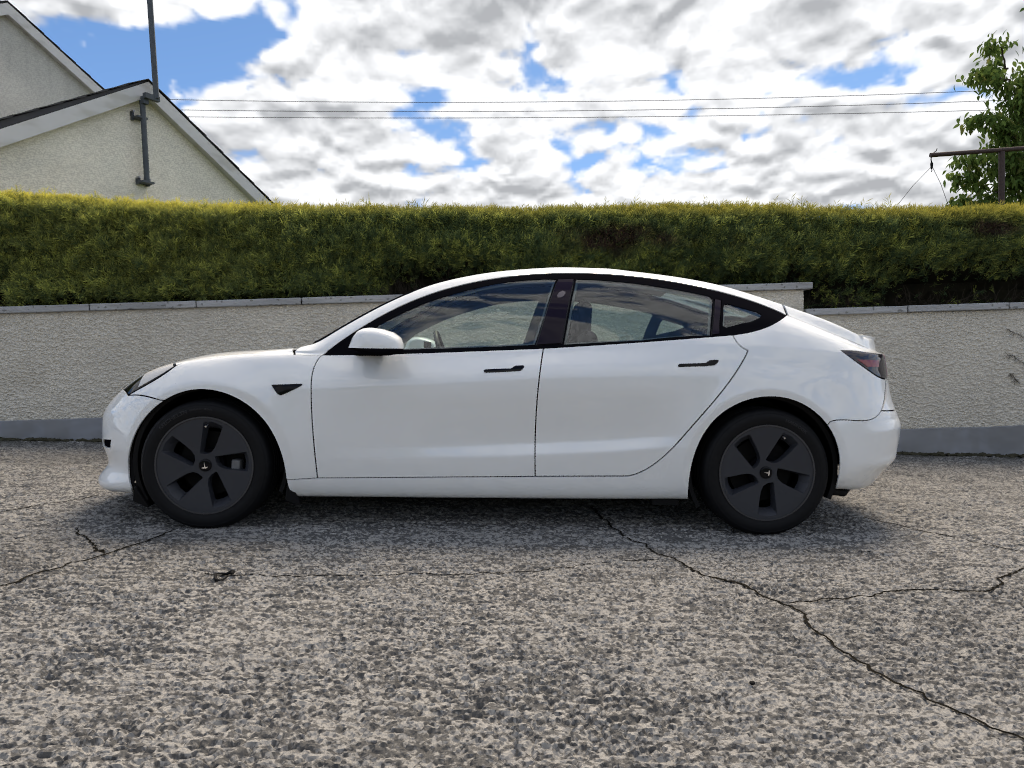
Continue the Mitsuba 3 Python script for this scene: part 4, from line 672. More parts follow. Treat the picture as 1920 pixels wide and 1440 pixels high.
PN = json.loads('''{"front_door":[[1.9978,1.0795],[2.0793,1.0725],[2.1609,1.0669],[2.2422,1.0646],[2.3235,1.0625],[2.4046,1.0611],[2.4856,1.0605],[2.5666,1.0603],[2.6475,1.0603],[2.7286,1.0604],[2.8096,1.0607],[2.8907,1.061],[2.9718,1.0611],[3.053,1.0612],[3.1343,1.061],[3.1277,1.0205],[3.1214,0.9747],[3.1158,0.9272],[3.1113,0.8823],[3.1079,0.8404],[3.1052,0.8],[3.103,0.7604],[3.1014,0.7213],[3.1002,0.6825],[3.0994,0.6438],[3.099,0.6054],[3.099,0.568],[3.0988,0.5323],[3.0984,0.4985],[3.0993,0.4624],[3.1007,0.425],[3.1025,0.3859],[2.6805,0.3881],[2.2703,0.387],[1.9858,0.3829],[1.9836,0.4052],[1.9822,0.4257],[1.9807,0.4452],[1.9792,0.4639],[1.9777,0.4821],[1.9762,0.5],[1.9747,0.5177],[1.9732,0.5353],[1.9718,0.5531],[1.9704,0.5712],[1.9691,0.5897],[1.9677,0.6087],[1.9665,0.6284],[1.9653,0.6488],[1.9642,0.6697],[1.9632,0.6911],[1.9624,0.7128],[1.9616,0.7348],[1.961,0.7569],[1.9605,0.7791],[1.96,0.8012],[1.9597,0.823],[1.9595,0.8445],[1.9592,0.8654],[1.9588,0.885],[1.9582,0.903],[1.9578,0.9195],[1.9578,0.9351],[1.9586,0.9502],[1.9604,0.9652],[1.9636,0.9805],[1.9685,0.9967],[1.9753,1.0152],[1.9843,1.0391]],"rear_door":[[3.1343,1.061],[3.2041,1.0619],[3.2739,1.0627],[3.3438,1.0634],[3.4138,1.0642],[3.4838,1.0654],[3.5538,1.0671],[3.6239,1.0693],[3.694,1.0717],[3.764,1.0745],[3.8341,1.0785],[3.9044,1.0844],[3.9752,1.093],[4.0466,1.104],[4.1187,1.1175],[4.1227,1.1035],[4.1273,1.0903],[4.1329,1.078],[4.1394,1.0669],[4.147,1.057],[4.156,1.0483],[4.166,1.0408],[4.177,1.0346],[4.1888,1.0295],[4.1782,1.0052],[4.1649,0.9828],[4.1515,0.9613],[4.1375,0.9406],[4.1234,0.9202],[4.1093,0.9003],[4.0952,0.8805],[4.0812,0.861],[4.0669,0.8419],[4.0525,0.8231],[4.0378,0.8046],[4.023,0.7863],[4.0081,0.7682],[3.9931,0.7501],[3.978,0.732],[3.9629,0.714],[3.9479,0.6958],[3.9329,0.6775],[3.9181,0.6591],[3.9034,0.6404],[3.8888,0.6214],[3.8743,0.602],[3.8599,0.5823],[3.8448,0.5628],[3.8293,0.5437],[3.8133,0.5252],[3.7976,0.5073],[3.7817,0.4901],[3.7654,0.4738],[3.7486,0.4586],[3.731,0.4446],[3.7128,0.4317],[3.6938,0.4198],[3.6742,0.4091],[3.6537,0.3996],[3.6323,0.3915],[3.61,0.3847],[3.5866,0.3796],[3.5616,0.3792],[3.3406,0.3826],[3.1025,0.3859],[3.1007,0.425],[3.0993,0.4624],[3.0984,0.4985],[3.0988,0.5323],[3.099,0.568],[3.099,0.6054],[3.0994,0.6438],[3.1002,0.6825],[3.1014,0.7213],[3.103,0.7604],[3.1052,0.8],[3.1079,0.8404],[3.1113,0.8823],[3.1158,0.9272],[3.1214,0.9747],[3.1277,1.0205]],"front_fender":[[1.2159,0.8716],[1.1934,0.8774],[1.1803,0.8838],[1.1669,0.8902],[1.1518,0.8966],[1.135,0.9028],[1.1177,0.909],[1.0998,0.9149],[1.0813,0.9207],[1.0622,0.9266],[1.0422,0.9326],[1.0212,0.9389],[0.9989,0.9456],[0.9753,0.9528],[0.9503,0.9605],[0.9779,0.96],[1.0041,0.9603],[1.0286,0.9618],[1.0519,0.9642],[1.0738,0.9675],[1.0947,0.9714],[1.1147,0.9758],[1.1338,0.9807],[1.152,0.9861],[1.1694,0.9923],[1.1859,0.9994],[1.2014,1.0078],[1.2158,1.018],[1.2289,1.0313],[1.276,1.072],[1.3562,1.072],[1.4353,1.072],[1.5132,1.072],[1.591,1.072],[1.6689,1.072],[1.7467,1.072],[1.8245,1.072],[1.8545,1.072],[1.9246,1.064],[1.9978,1.0795],[1.9843,1.0391],[1.9753,1.0152],[1.9685,0.9967],[1.9636,0.9805],[1.9604,0.9652],[1.9586,0.9502],[1.9578,0.9351],[1.9578,0.9195],[1.9582,0.903],[1.9588,0.885],[1.9592,0.8654],[1.9595,0.8445],[1.9597,0.823],[1.96,0.8012],[1.9605,0.7791],[1.961,0.7569],[1.9616,0.7348],[1.9624,0.7128],[1.9632,0.6911],[1.9642,0.6697],[1.9653,0.6488],[1.9665,0.6284],[1.9677,0.6087],[1.9691,0.5897],[1.9704,0.5712],[1.9718,0.5531],[1.9732,0.5353],[1.9747,0.5177],[1.9762,0.5],[1.9777,0.4821],[1.9792,0.4639],[1.9807,0.4452],[1.9822,0.4257],[1.9836,0.4052],[1.9858,0.3829],[1.8288,0.3719],[1.826,0.3941],[1.8247,0.4148],[1.8227,0.4345],[1.8201,0.4533],[1.8169,0.4716],[1.8132,0.4895],[1.8089,0.5071],[1.8039,0.5245],[1.7984,0.5418],[1.7923,0.559],[1.7856,0.5764],[1.7783,0.5939],[1.7703,0.6117],[1.7618,0.6297],[1.7526,0.6478],[1.7428,0.666],[1.7324,0.6842],[1.7214,0.7021],[1.7099,0.7197],[1.6977,0.7368],[1.6849,0.7533],[1.6715,0.7691],[1.6576,0.7842],[1.6433,0.7984],[1.6284,0.8118],[1.6131,0.8242],[1.5974,0.8358],[1.5814,0.8464],[1.565,0.856],[1.5482,0.8646],[1.5312,0.8723],[1.5139,0.8791],[1.4964,0.8849],[1.4787,0.8899],[1.4608,0.894],[1.443,0.8974],[1.4251,0.9],[1.4071,0.9019],[1.3892,0.9031],[1.3714,0.9036],[1.3536,0.9033],[1.3359,0.9023],[1.3183,0.9004],[1.3008,0.8978],[1.2835,0.8944],[1.2662,0.8901],[1.2493,0.8849],[1.2325,0.8788]],"front_bumper":[[0.0,0.1],[0.0,1.07],[0.25,1.072],[0.9503,0.9605],[0.9753,0.9528],[0.9989,0.9456],[1.0212,0.9389],[1.0422,0.9326],[1.0622,0.9266],[1.0813,0.9207],[1.0998,0.9149],[1.1177,0.909],[1.135,0.9028],[1.1518,0.8966],[1.1669,0.8902],[1.1803,0.8838],[1.1934,0.8774],[1.2159,0.8716],[1.1995,0.8632],[1.1834,0.8538],[1.1676,0.8431],[1.1522,0.8313],[1.1373,0.8183],[1.1229,0.8041],[1.109,0.7887],[1.0958,0.7721],[1.0833,0.7543],[1.0714,0.7354],[1.0603,0.7153],[1.0499,0.6941],[1.0404,0.6717],[1.0316,0.6483],[1.0234,0.6238],[1.0153,0.5979],[1.0065,0.5703],[0.9968,0.5408],[0.9865,0.5101],[0.9767,0.4791],[0.9687,0.4493],[0.9638,0.4216],[0.9635,0.3966],[0.9712,0.375],[0.9858,0.3558],[1.0029,0.3376],[1.0167,0.3186],[1.0236,0.2979],[1.0187,0.2701],[1.0018,0.2364],[1.0018,0.1]],"side_panel":[[4.4576,1.4224],[4.4908,1.4233],[4.5251,1.4248],[4.5615,1.4266],[4.5992,1.4289],[4.6376,1.4318],[4.6768,1.435],[4.7172,1.4387],[4.7588,1.4422],[4.8023,1.4464],[4.8495,1.4539],[4.9012,1.4624],[4.9578,1.4656],[5.0229,1.4578],[5.19,1.33],[5.2,1.131],[5.05,1.128],[4.8279,1.1182],[4.7168,1.0879],[4.7331,1.0661],[4.7514,1.048],[4.7703,1.0329],[4.79,1.02],[4.8105,1.0086],[4.8319,0.9982],[4.8543,0.9886],[4.878,0.9796],[4.9031,0.9711],[4.9299,0.9629],[4.959,0.9553],[4.9929,0.9489],[5.0358,0.9439],[5.1007,0.9415],[4.9492,0.7587],[4.9203,0.7311],[4.8927,0.711],[4.8658,0.6975],[4.8391,0.6892],[4.8125,0.6851],[4.7859,0.6839],[4.7591,0.6846],[4.7321,0.6862],[4.7054,0.6877],[4.6793,0.6883],[4.6541,0.6871],[4.6302,0.6833],[4.6106,0.6757],[4.5971,0.6518],[4.5854,0.6689],[4.573,0.6847],[4.5598,0.6992],[4.5458,0.7124],[4.5313,0.7245],[4.5161,0.7355],[4.5005,0.7454],[4.4844,0.7544],[4.4679,0.7624],[4.451,0.7696],[4.4338,0.776],[4.4163,0.7815],[4.3986,0.7861],[4.3808,0.7899],[4.3627,0.7927],[4.3446,0.7946],[4.3265,0.7957],[4.3083,0.7959],[4.2901,0.7952],[4.2718,0.7938],[4.2536,0.7915],[4.2356,0.7884],[4.2176,0.7846],[4.1999,0.78],[4.1823,0.7747],[4.165,0.7686],[4.148,0.7619],[4.1315,0.7544],[4.1152,0.7463],[4.0994,0.7374],[4.084,0.7279],[4.069,0.7177],[4.0547,0.7069],[4.0408,0.6953],[4.0275,0.6832],[4.015,0.6703],[4.003,0.6567],[3.9917,0.6425],[3.9812,0.6274],[3.9714,0.6116],[3.9623,0.5949],[3.9539,0.5773],[3.9462,0.5589],[3.9391,0.5399],[3.9327,0.5204],[3.9269,0.5008],[3.9218,0.4812],[3.9172,0.462],[3.9132,0.4431],[3.9097,0.4249],[3.9067,0.4074],[3.9041,0.391],[3.902,0.3757],[3.9004,0.3612],[3.8994,0.3471],[3.899,0.333],[3.8993,0.3183],[3.9004,0.3021],[3.9029,0.2826],[3.9082,0.2466],[3.9082,0.13],[1.8738,0.13],[1.8388,0.3],[1.8288,0.3719],[1.9858,0.3829],[2.2703,0.387],[2.6805,0.3881],[3.1025,0.3859],[3.3406,0.3826],[3.5616,0.3792],[3.5866,0.3796],[3.61,0.3847],[3.6323,0.3915],[3.6537,0.3996],[3.6742,0.4091],[3.6938,0.4198],[3.7128,0.4317],[3.731,0.4446],[3.7486,0.4586],[3.7654,0.4738],[3.7817,0.4901],[3.7976,0.5073],[3.8133,0.5252],[3.8293,0.5437],[3.8448,0.5628],[3.8599,0.5823],[3.8743,0.602],[3.8888,0.6214],[3.9034,0.6404],[3.9181,0.6591],[3.9329,0.6775],[3.9479,0.6958],[3.9629,0.714],[3.978,0.732],[3.9931,0.7501],[4.0081,0.7682],[4.023,0.7863],[4.0378,0.8046],[4.0525,0.8231],[4.0669,0.8419],[4.0812,0.861],[4.0952,0.8805],[4.1093,0.9003],[4.1234,0.9202],[4.1375,0.9406],[4.1515,0.9613],[4.1649,0.9828],[4.1782,1.0052],[4.1888,1.0295],[4.177,1.0346],[4.166,1.0408],[4.156,1.0483],[4.147,1.057],[4.1394,1.0669],[4.1329,1.078],[4.1273,1.0903],[4.1227,1.1035],[4.1187,1.1175],[4.1407,1.1232],[4.1629,1.1297],[4.1854,1.1373],[4.2081,1.1462],[4.2308,1.1565],[4.2536,1.1686],[4.2765,1.1827],[4.2995,1.1993],[4.3223,1.2185],[4.3451,1.2412],[4.3687,1.2688],[4.3943,1.3049],[4.4242,1.3562]],"DLO":[[1.9978,1.0795],[2.0221,1.2946],[2.0493,1.3476],[2.0772,1.3698],[2.1058,1.3832],[2.1348,1.3927],[2.1643,1.4008],[2.1941,1.4078],[2.2243,1.4131],[2.2549,1.4167],[2.286,1.4192],[2.3175,1.4211],[2.3494,1.4223],[2.3818,1.423],[2.4147,1.4238],[2.448,1.4249],[2.4817,1.426],[2.5158,1.427],[2.5503,1.4282],[2.5851,1.4298],[2.6204,1.4315],[2.656,1.4331],[2.6921,1.4348],[2.7284,1.4366],[2.7651,1.4384],[2.8021,1.4403],[2.8394,1.4422],[2.877,1.4441],[2.9149,1.4461],[2.9531,1.448],[2.9914,1.4495],[3.0299,1.4507],[3.0686,1.4515],[3.1074,1.4518],[3.1463,1.4515],[3.1852,1.4512],[3.2242,1.4515],[3.2633,1.4521],[3.3024,1.4525],[3.3414,1.4524],[3.3804,1.4519],[3.4192,1.4511],[3.458,1.4503],[3.4967,1.4496],[3.5353,1.4489],[3.5739,1.4481],[3.6124,1.4467],[3.6507,1.4451],[3.6891,1.4437],[3.7274,1.4427],[3.7656,1.4417],[3.8038,1.4406],[3.8418,1.4391],[3.8797,1.4378],[3.9174,1.4367],[3.955,1.4359],[3.9924,1.4351],[4.0297,1.4343],[4.0668,1.4336],[4.1039,1.4334],[4.1409,1.4337],[4.1778,1.4343],[4.2145,1.4349],[4.2509,1.4352],[4.2869,1.4353],[4.3226,1.4357],[4.3578,1.4358],[4.3923,1.4347],[4.4259,1.4313],[4.4576,1.4224],[4.4242,1.3562],[4.3943,1.3049],[4.3687,1.2688],[4.3451,1.2412],[4.3223,1.2185],[4.2995,1.1993],[4.2765,1.1827],[4.2536,1.1686],[4.2308,1.1565],[4.2081,1.1462],[4.1854,1.1373],[4.1629,1.1297],[4.1407,1.1232],[4.1187,1.1175],[4.0466,1.104],[3.9752,1.093],[3.9044,1.0844],[3.8341,1.0785],[3.764,1.0745],[3.694,1.0717],[3.6239,1.0693],[3.5538,1.0671],[3.4838,1.0654],[3.4138,1.0642],[3.3438,1.0634],[3.2739,1.0627],[3.2041,1.0619],[3.1343,1.061],[3.053,1.0612],[2.9718,1.0611],[2.8907,1.061],[2.8096,1.0607],[2.7286,1.0604],[2.6475,1.0603],[2.5666,1.0603],[2.4856,1.0605],[2.4046,1.0611],[2.3235,1.0625],[2.2422,1.0646],[2.1609,1.0669],[2.0793,1.0725]],"front_window":[[2.2793,1.3289],[2.3896,1.3515],[2.5176,1.3668],[2.6463,1.3746],[2.7424,1.3821],[2.8981,1.3982],[3.0591,1.405],[3.1718,1.4025],[3.2064,1.3983],[3.1709,1.2926],[3.1381,1.1973],[3.0876,1.0816],[2.8071,1.0804],[2.6149,1.0822],[2.4145,1.088],[2.2576,1.1011],[2.1693,1.119],[2.1661,1.231]],"rear_window":[[3.3212,1.3998],[3.4038,1.3984],[3.5366,1.3917],[3.7602,1.3755],[3.9494,1.3705],[4.0289,1.3679],[4.0484,1.3518],[4.0231,1.2394],[3.998,1.1071],[3.634,1.0795],[3.2419,1.0766],[3.2599,1.1475],[3.2857,1.2569]],"quarter_window":[[4.0977,1.3008],[4.1091,1.3301],[4.1305,1.3384],[4.2804,1.3291],[4.2994,1.3135],[4.2816,1.2808],[4.2291,1.233],[4.0918,1.167],[4.0763,1.1757]],"pillar_panel":[[3.2181,1.4007],[3.3084,1.4039],[3.2648,1.2251],[3.2295,1.0797],[3.0945,1.0776],[3.1436,1.1972]],"door_pillar":[[4.0589,1.3546],[4.098,1.3583],[4.0639,1.2099],[4.052,1.1178],[4.0064,1.1077]],"pillar_camera":[[3.2093,1.2954],[3.2214,1.3132],[3.2403,1.3225],[3.2543,1.3166],[3.2538,1.3062],[3.2432,1.2914],[3.2245,1.284],[3.2118,1.2853]],"handle_f":[[2.8323,0.9316],[2.8294,0.9426],[2.8374,0.9494],[2.9673,0.9471],[2.9889,0.9629],[3.0269,0.9643],[3.0351,0.9578],[3.0296,0.9444],[3.0161,0.9299],[2.9593,0.928],[2.8405,0.9288]],"handle_r":[[3.8216,0.9323],[3.8193,0.9406],[3.8279,0.9468],[3.963,0.9535],[3.983,0.9675],[4.0219,0.972],[4.0313,0.9675],[4.0252,0.9562],[4.0093,0.9436],[3.9538,0.9371],[3.8298,0.931]],"side_camera":[[1.7596,0.903],[1.7659,0.9051],[1.9082,0.905],[1.9152,0.9018],[1.9062,0.8946],[1.8136,0.852],[1.8031,0.851],[1.7898,0.8606]],"intake":[[0.6552,0.6386],[0.8284,0.6448],[0.809,0.565],[0.6211,0.5587]],"sensor":[[4.6841,0.5554],[4.683,0.5479],[4.6796,0.5427],[4.6752,0.5415],[4.671,0.5448],[4.6682,0.5515],[4.6677,0.5594],[4.6696,0.5661],[4.6736,0.5693],[4.678,0.5683],[4.6822,0.563]],"red":[[4.8186,1.0201],[5.0269,1.0174],[5.016,0.9863],[4.8929,0.9852]],"taillight":[[4.7168,1.0879],[4.8279,1.1182],[5.05,1.128],[5.268,1.128],[5.368,1.128],[5.368,0.9415],[5.1007,0.9415],[5.0358,0.9439],[4.9929,0.9489],[4.959,0.9553],[4.9299,0.9629],[4.9031,0.9711],[4.878,0.9796],[4.8543,0.9886],[4.8319,0.9982],[4.8105,1.0086],[4.79,1.02],[4.7703,1.0329],[4.7514,1.048],[4.7331,1.0661]],"taillight_lens":[[5.263,1.124],[5.358,1.124],[5.358,0.9715],[5.0957,0.9715]],"headlight":[[0.9503,0.9645],[0.9779,0.964],[1.0041,0.9643],[1.0286,0.9658],[1.0519,0.9682],[1.0738,0.9715],[1.0947,0.9754],[1.1147,0.9798],[1.1338,0.9847],[1.152,0.9901],[1.1694,0.9963],[1.1859,1.0034],[1.2014,1.0118],[1.2158,1.022],[1.2289,1.0353],[1.1858,1.16],[1.1514,1.195],[0.9503,1.16],[0.8903,1.11],[0.7803,1.078],[0.8303,1.074]],"_":{"u_hood0":0.0,"u_cowl":1.8245,"vF":1.06,"vH":1.44,"vI":1.55,"vE":2.07,"uE":5.8907,"u_seam":4.4576,"rs":[[4.9492,0.7587],[4.9203,0.7311],[4.8927,0.711],[4.8658,0.6975],[4.8391,0.6892],[4.8125,0.6851],[4.7859,0.6839],[4.7591,0.6846],[4.7321,0.6862],[4.7054,0.6877],[4.6793,0.6883],[4.6541,0.6871],[4.6302,0.6833],[4.6106,0.6757],[4.5971,0.6518]],"trk":[[4.4576,1.4224],[4.4908,1.4233],[4.5251,1.4248],[4.5615,1.4266],[4.5992,1.4289],[4.6376,1.4318],[4.6768,1.435],[4.7172,1.4387],[4.7588,1.4422],[4.8023,1.4464],[4.8495,1.4539],[4.9012,1.4624],[4.9578,1.4656],[5.0229,1.4578],[5.19,1.33]],"ra2":[[4.7386,0.2077],[4.7111,0.2641],[4.7027,0.2868],[4.6968,0.3048],[4.6916,0.3217],[4.6871,0.3383],[4.6827,0.3553],[4.6789,0.3731],[4.6756,0.3925],[4.6721,0.4141],[4.6684,0.4374],[4.6634,0.4625],[4.6581,0.4887],[4.6516,0.5156],[4.6444,0.5423],[4.6365,0.5678],[4.6278,0.5916],[4.6184,0.6134],[4.6081,0.6334],[4.5971,0.6518]],"fa2":[[1.2159,0.8716],[1.1995,0.8632],[1.1834,0.8538],[1.1676,0.8431],[1.1522,0.8313],[1.1373,0.8183],[1.1229,0.8041],[1.109,0.7887],[1.0958,0.7721],[1.0833,0.7543],[1.0714,0.7354],[1.0603,0.7153],[1.0499,0.6941],[1.0404,0.6717],[1.0316,0.6483],[1.0234,0.6238],[1.0153,0.5979],[1.0065,0.5703],[0.9968,0.5408],[0.9865,0.5101],[0.9767,0.4791],[0.9687,0.4493],[0.9638,0.4216],[0.9635,0.3966],[0.9712,0.375],[0.9858,0.3558],[1.0029,0.3376],[1.0167,0.3186],[1.0236,0.2979],[1.0187,0.2701],[1.0018,0.2364]],"tlt":[[4.7168,1.0879],[4.8279,1.1182],[5.05,1.128],[5.268,1.128]],"tlb":[[4.7168,1.0879],[4.7331,1.0661],[4.7514,1.048],[4.7703,1.0329],[4.79,1.02],[4.8105,1.0086],[4.8319,0.9982],[4.8543,0.9886],[4.878,0.9796],[4.9031,0.9711],[4.9299,0.9629],[4.959,0.9553],[4.9929,0.9489],[5.0358,0.9439],[5.1007,0.9415]],"dlo":[[1.9978,1.0795],[2.0221,1.2946],[2.0493,1.3476],[2.0772,1.3698],[2.1058,1.3832],[2.1348,1.3927],[2.1643,1.4008],[2.1941,1.4078],[2.2243,1.4131],[2.2549,1.4167],[2.286,1.4192],[2.3175,1.4211],[2.3494,1.4223],[2.3818,1.423],[2.4147,1.4238],[2.448,1.4249],[2.4817,1.426],[2.5158,1.427],[2.5503,1.4282],[2.5851,1.4298],[2.6204,1.4315],[2.656,1.4331],[2.6921,1.4348],[2.7284,1.4366],[2.7651,1.4384],[2.8021,1.4403],[2.8394,1.4422],[2.877,1.4441],[2.9149,1.4461],[2.9531,1.448],[2.9914,1.4495],[3.0299,1.4507],[3.0686,1.4515],[3.1074,1.4518],[3.1463,1.4515],[3.1852,1.4512],[3.2242,1.4515],[3.2633,1.4521],[3.3024,1.4525],[3.3414,1.4524],[3.3804,1.4519],[3.4192,1.4511],[3.458,1.4503],[3.4967,1.4496],[3.5353,1.4489],[3.5739,1.4481],[3.6124,1.4467],[3.6507,1.4451],[3.6891,1.4437],[3.7274,1.4427],[3.7656,1.4417],[3.8038,1.4406],[3.8418,1.4391],[3.8797,1.4378],[3.9174,1.4367],[3.955,1.4359],[3.9924,1.4351],[4.0297,1.4343],[4.0668,1.4336],[4.1039,1.4334],[4.1409,1.4337],[4.1778,1.4343],[4.2145,1.4349],[4.2509,1.4352],[4.2869,1.4353],[4.3226,1.4357],[4.3578,1.4358],[4.3923,1.4347],[4.4259,1.4313],[4.4576,1.4224]],"hl":[[0.9503,0.9605],[0.9779,0.96],[1.0041,0.9603],[1.0286,0.9618],[1.0519,0.9642],[1.0738,0.9675],[1.0947,0.9714],[1.1147,0.9758],[1.1338,0.9807],[1.152,0.9861],[1.1694,0.9923],[1.1859,0.9994],[1.2014,1.0078],[1.2158,1.018],[1.2289,1.0313]],"bs":[[1.2159,0.8716],[1.1934,0.8774],[1.1803,0.8838],[1.1669,0.8902],[1.1518,0.8966],[1.135,0.9028],[1.1177,0.909],[1.0998,0.9149],[1.0813,0.9207],[1.0622,0.9266],[1.0422,0.9326],[1.0212,0.9389],[0.9989,0.9456],[0.9753,0.9528],[0.9503,0.9605]]}}''')
K = PN['_']; vF, vH, vI = K['vF'], K['vH'], K['vI']
def u_at(x, v): j = int(np.argmin(abs(GV - v))); return float(np.interp(x, GP[:, j, 0], GU))
def both(name, m, material, smooth=35, subs=(), label=(None, None)):
    ks = []
    for f, lb in ((lambda q: q, label[0]), (flip, label[1])):
        k = part(name, f(m), material, smooth, label=lb); ks.append(k)
        for sn, s, sm_ in subs: part(sn, f(s), sm_, smooth, parent=k)
    return ks
W = {k: Polygon(PN[k]) for k in ('front_window', 'rear_window', 'quarter_window', 'pillar_panel', 'door_pillar')}
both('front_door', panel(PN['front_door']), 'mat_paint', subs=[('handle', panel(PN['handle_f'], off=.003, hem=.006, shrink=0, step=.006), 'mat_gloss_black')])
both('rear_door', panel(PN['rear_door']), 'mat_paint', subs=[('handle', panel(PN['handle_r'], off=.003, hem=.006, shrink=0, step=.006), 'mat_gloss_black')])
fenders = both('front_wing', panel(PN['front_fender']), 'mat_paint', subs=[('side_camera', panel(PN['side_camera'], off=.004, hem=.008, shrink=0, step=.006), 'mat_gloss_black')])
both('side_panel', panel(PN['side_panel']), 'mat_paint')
def ridge():
    """The deck behind the hood edge etc. is cut from the same skin."""
hl = K['hl']; 
hl_poly = Polygon(PN['headlight'])
hood_edge = [(hl[-1][0] + .004, hl[-1][1] + .010), (1.30, vF + .014), (u_at(0, vF), vF + .014), (u_at(.25, vF), vF + .014), (u_at(.425, vF), vF + .014)]
HOOD = Polygon([(-.1, vF + .014), (.25, vF + .016)] + PN['headlight'][-6:][::-1] + hood_edge + [(u_at(.412, vH), vH - .05), (u_at(.40, vI), vI - .01), (u_at(.345, vI), vI + .12), (u_at(.29, vE), vE + .05), (-.1, vE + .05)]).buffer(0).difference(hl_poly.buffer(.001))
part('bonnet', whole(panel(HOOD)), 'mat_paint')
bs = K['bs']
part('front_bumper', whole(panel([(-.1, .02), (-.1, vF + .010), (.25, vF + .012), (PN['headlight'][-1][0], PN['headlight'][-1][1] - .002)] + [tuple(q) for q in bs[::-1]] + [tuple(q) for q in K['fa2']][1:] + [(PN['front_bumper'][-1][0], .02)], holes=[PN['intake']])), 'mat_paint')
for f in (lambda q: q, flip):
    part('bumper_vent', f(panel(PN['intake'], off=-.012, hem=0, shrink=-.004, step=.008)), 'mat_satin_black')
    h = part('headlight', f(panel(PN['headlight'], off=-.002, hem=.01)), 'mat_gloss_black')
    pale = hl_poly.buffer(-.010).intersection(Polygon([(1.035, 0), (2, 0), (2, 3), (1.00, 3)]))
    part('lamp_lens', f(panel(pale, off=.0006, hem=.004, shrink=0)), 'mat_lamp_grey', parent=h)
# roof rails, pillars, glass
dl = K['dlo']
ua, ub, uc = u_at(1.0, vI), u_at(1.22, vI), u_at(1.36, vI)
def vtop(u): return float(np.interp(u, [ua, ub, uc], [vI - .026, vI + .02, vI + .115]))
rail = [(u_at(.43, vF), vF + .016), (u_at(.50, vF), vF + .010)] + [tuple(q) for q in dl] + [(dl[-1][0] + .002, dl[-1][1]), (dl[-1][0] + .006, vI + .115)] + [(u, vtop(u)) for u in np.linspace(4.45, u_at(.56, vI), 60)] + [(u_at(.50, vI), vI - .03), (u_at(.435, vI), vI - .01), (u_at(.42, vH), vH - .05)]
both('roof_rail', panel(rail, hem=.012), 'mat_paint')
both('window_surround', panel(PN['DLO'], off=-.003, hem=.012, holes=list(W.values()), shrink=.0015), 'mat_satin_black')
both('front_window', panel(W['front_window'], off=-.006, hem=0, grow=.005, shrink=0), 'mat_glass')
both('rear_window', panel(W['rear_window'], off=-.006, hem=0, grow=.005, shrink=0), 'mat_glass_dark')
both('quarter_window', panel(W['quarter_window'], off=-.006, hem=0, grow=.005, shrink=0), 'mat_glass_dark')
both('pillar_panel', panel(W['pillar_panel'], off=-.001, hem=.012), 'mat_pillar_black', subs=[('pillar_camera', panel(PN['pillar_camera'], off=.0006, hem=.002, shrink=0, step=.005), mat('camera_glass', rough((.075, .07, .10), .2)))])
both('door_pillar', panel(W['door_pillar'], off=-.001, hem=.012), 'mat_pillar_black')
both('windscreen_trim', panel([(u, vtop(u)) for u in np.linspace(u_at(.53, vI), uc - .01, 40)] + [(u, vI + .117) for u in np.linspace(uc - .03, u_at(.47, vI), 20)], off=.0035, hem=.010, shrink=-.004), 'mat_satin_black')
scr = [(u_at(.405, vI), vI + .120), (u_at(.33, vE), vE + .05)] ; ru = u_at(1.32, vE)
part('windscreen', whole(panel([(u_at(.52, vI), vI + .120), (u_at(.40, vI), vI + .14), (u_at(.36, vI), vI + .19), (u_at(.30, vE), vE + .05), (ru, vE + .05), (ru, vI + .120)], hem=.008)), 'mat_screen_glass')
part('roof_glass', whole(panel([(ru + .006, vI + .120), (ru + .006, vE + .05), (3.95, vE + .05), (3.95, vI + .120)], hem=.02, off=-.003)), 'mat_roof_glass')
part('rear_screen', whole(panel([(3.956, vI + .120), (3.956, vE + .05), (4.49, vE + .05), (4.49, vI + .120)], hem=.008)), 'mat_glass_dark')
# boot lid, rear bumper, lights
trk = [tuple(q) for q in K['trk']]
lid = [(dl[-1][0] + .012, dl[-1][1] + .003)] + trk[1:-1] + [(5.19, 1.335), (5.21, 1.134), (uE + .1, 1.134), (uE + .1, vE + .05), (dl[-1][0] + .012, vE + .05)]
lid2 = [(5.147, .9415), (5.368, .9415), (5.368, 1.128), (uE + .1, 1.128), (uE + .1, .7635), (K['rs'][0][0] + .003, .7625)]
part('boot_lid', whole(cat(panel(lid), panel(lid2))), 'mat_paint')
ra2 = [tuple(q) for q in K['ra2']]; rs = [tuple(q) for q in K['rs']]
rb = part('rear_bumper', whole(panel(rs[::-1] + [(uE + .1, .7610), (uE + .1, .02), (ra2[0][0] + .01, .02)] + ra2[:-1])), 'mat_paint')
for f in (lambda q: q, flip):
    part('parking_sensor', f(panel(PN['sensor'], off=.0012, hem=.003, shrink=0, step=.004)), 'mat_paint', parent=rb)
    k = part('tail_light', f(panel(PN['taillight'], off=-.0015, hem=.012)), 'mat_tail_dark')
    part('red_lens', f(panel(PN['red'], off=.0008, hem=.003, shrink=0, step=.008)), 'mat_tail_red', parent=k)
    part('pale_lens', f(panel([(5.205, .99), (5.225, 1.122), (5.355, 1.122), (5.345, .975), (5.20, .952)], off=.0008, hem=.003, shrink=0, step=.008)), 'mat_tail_pale', parent=k)
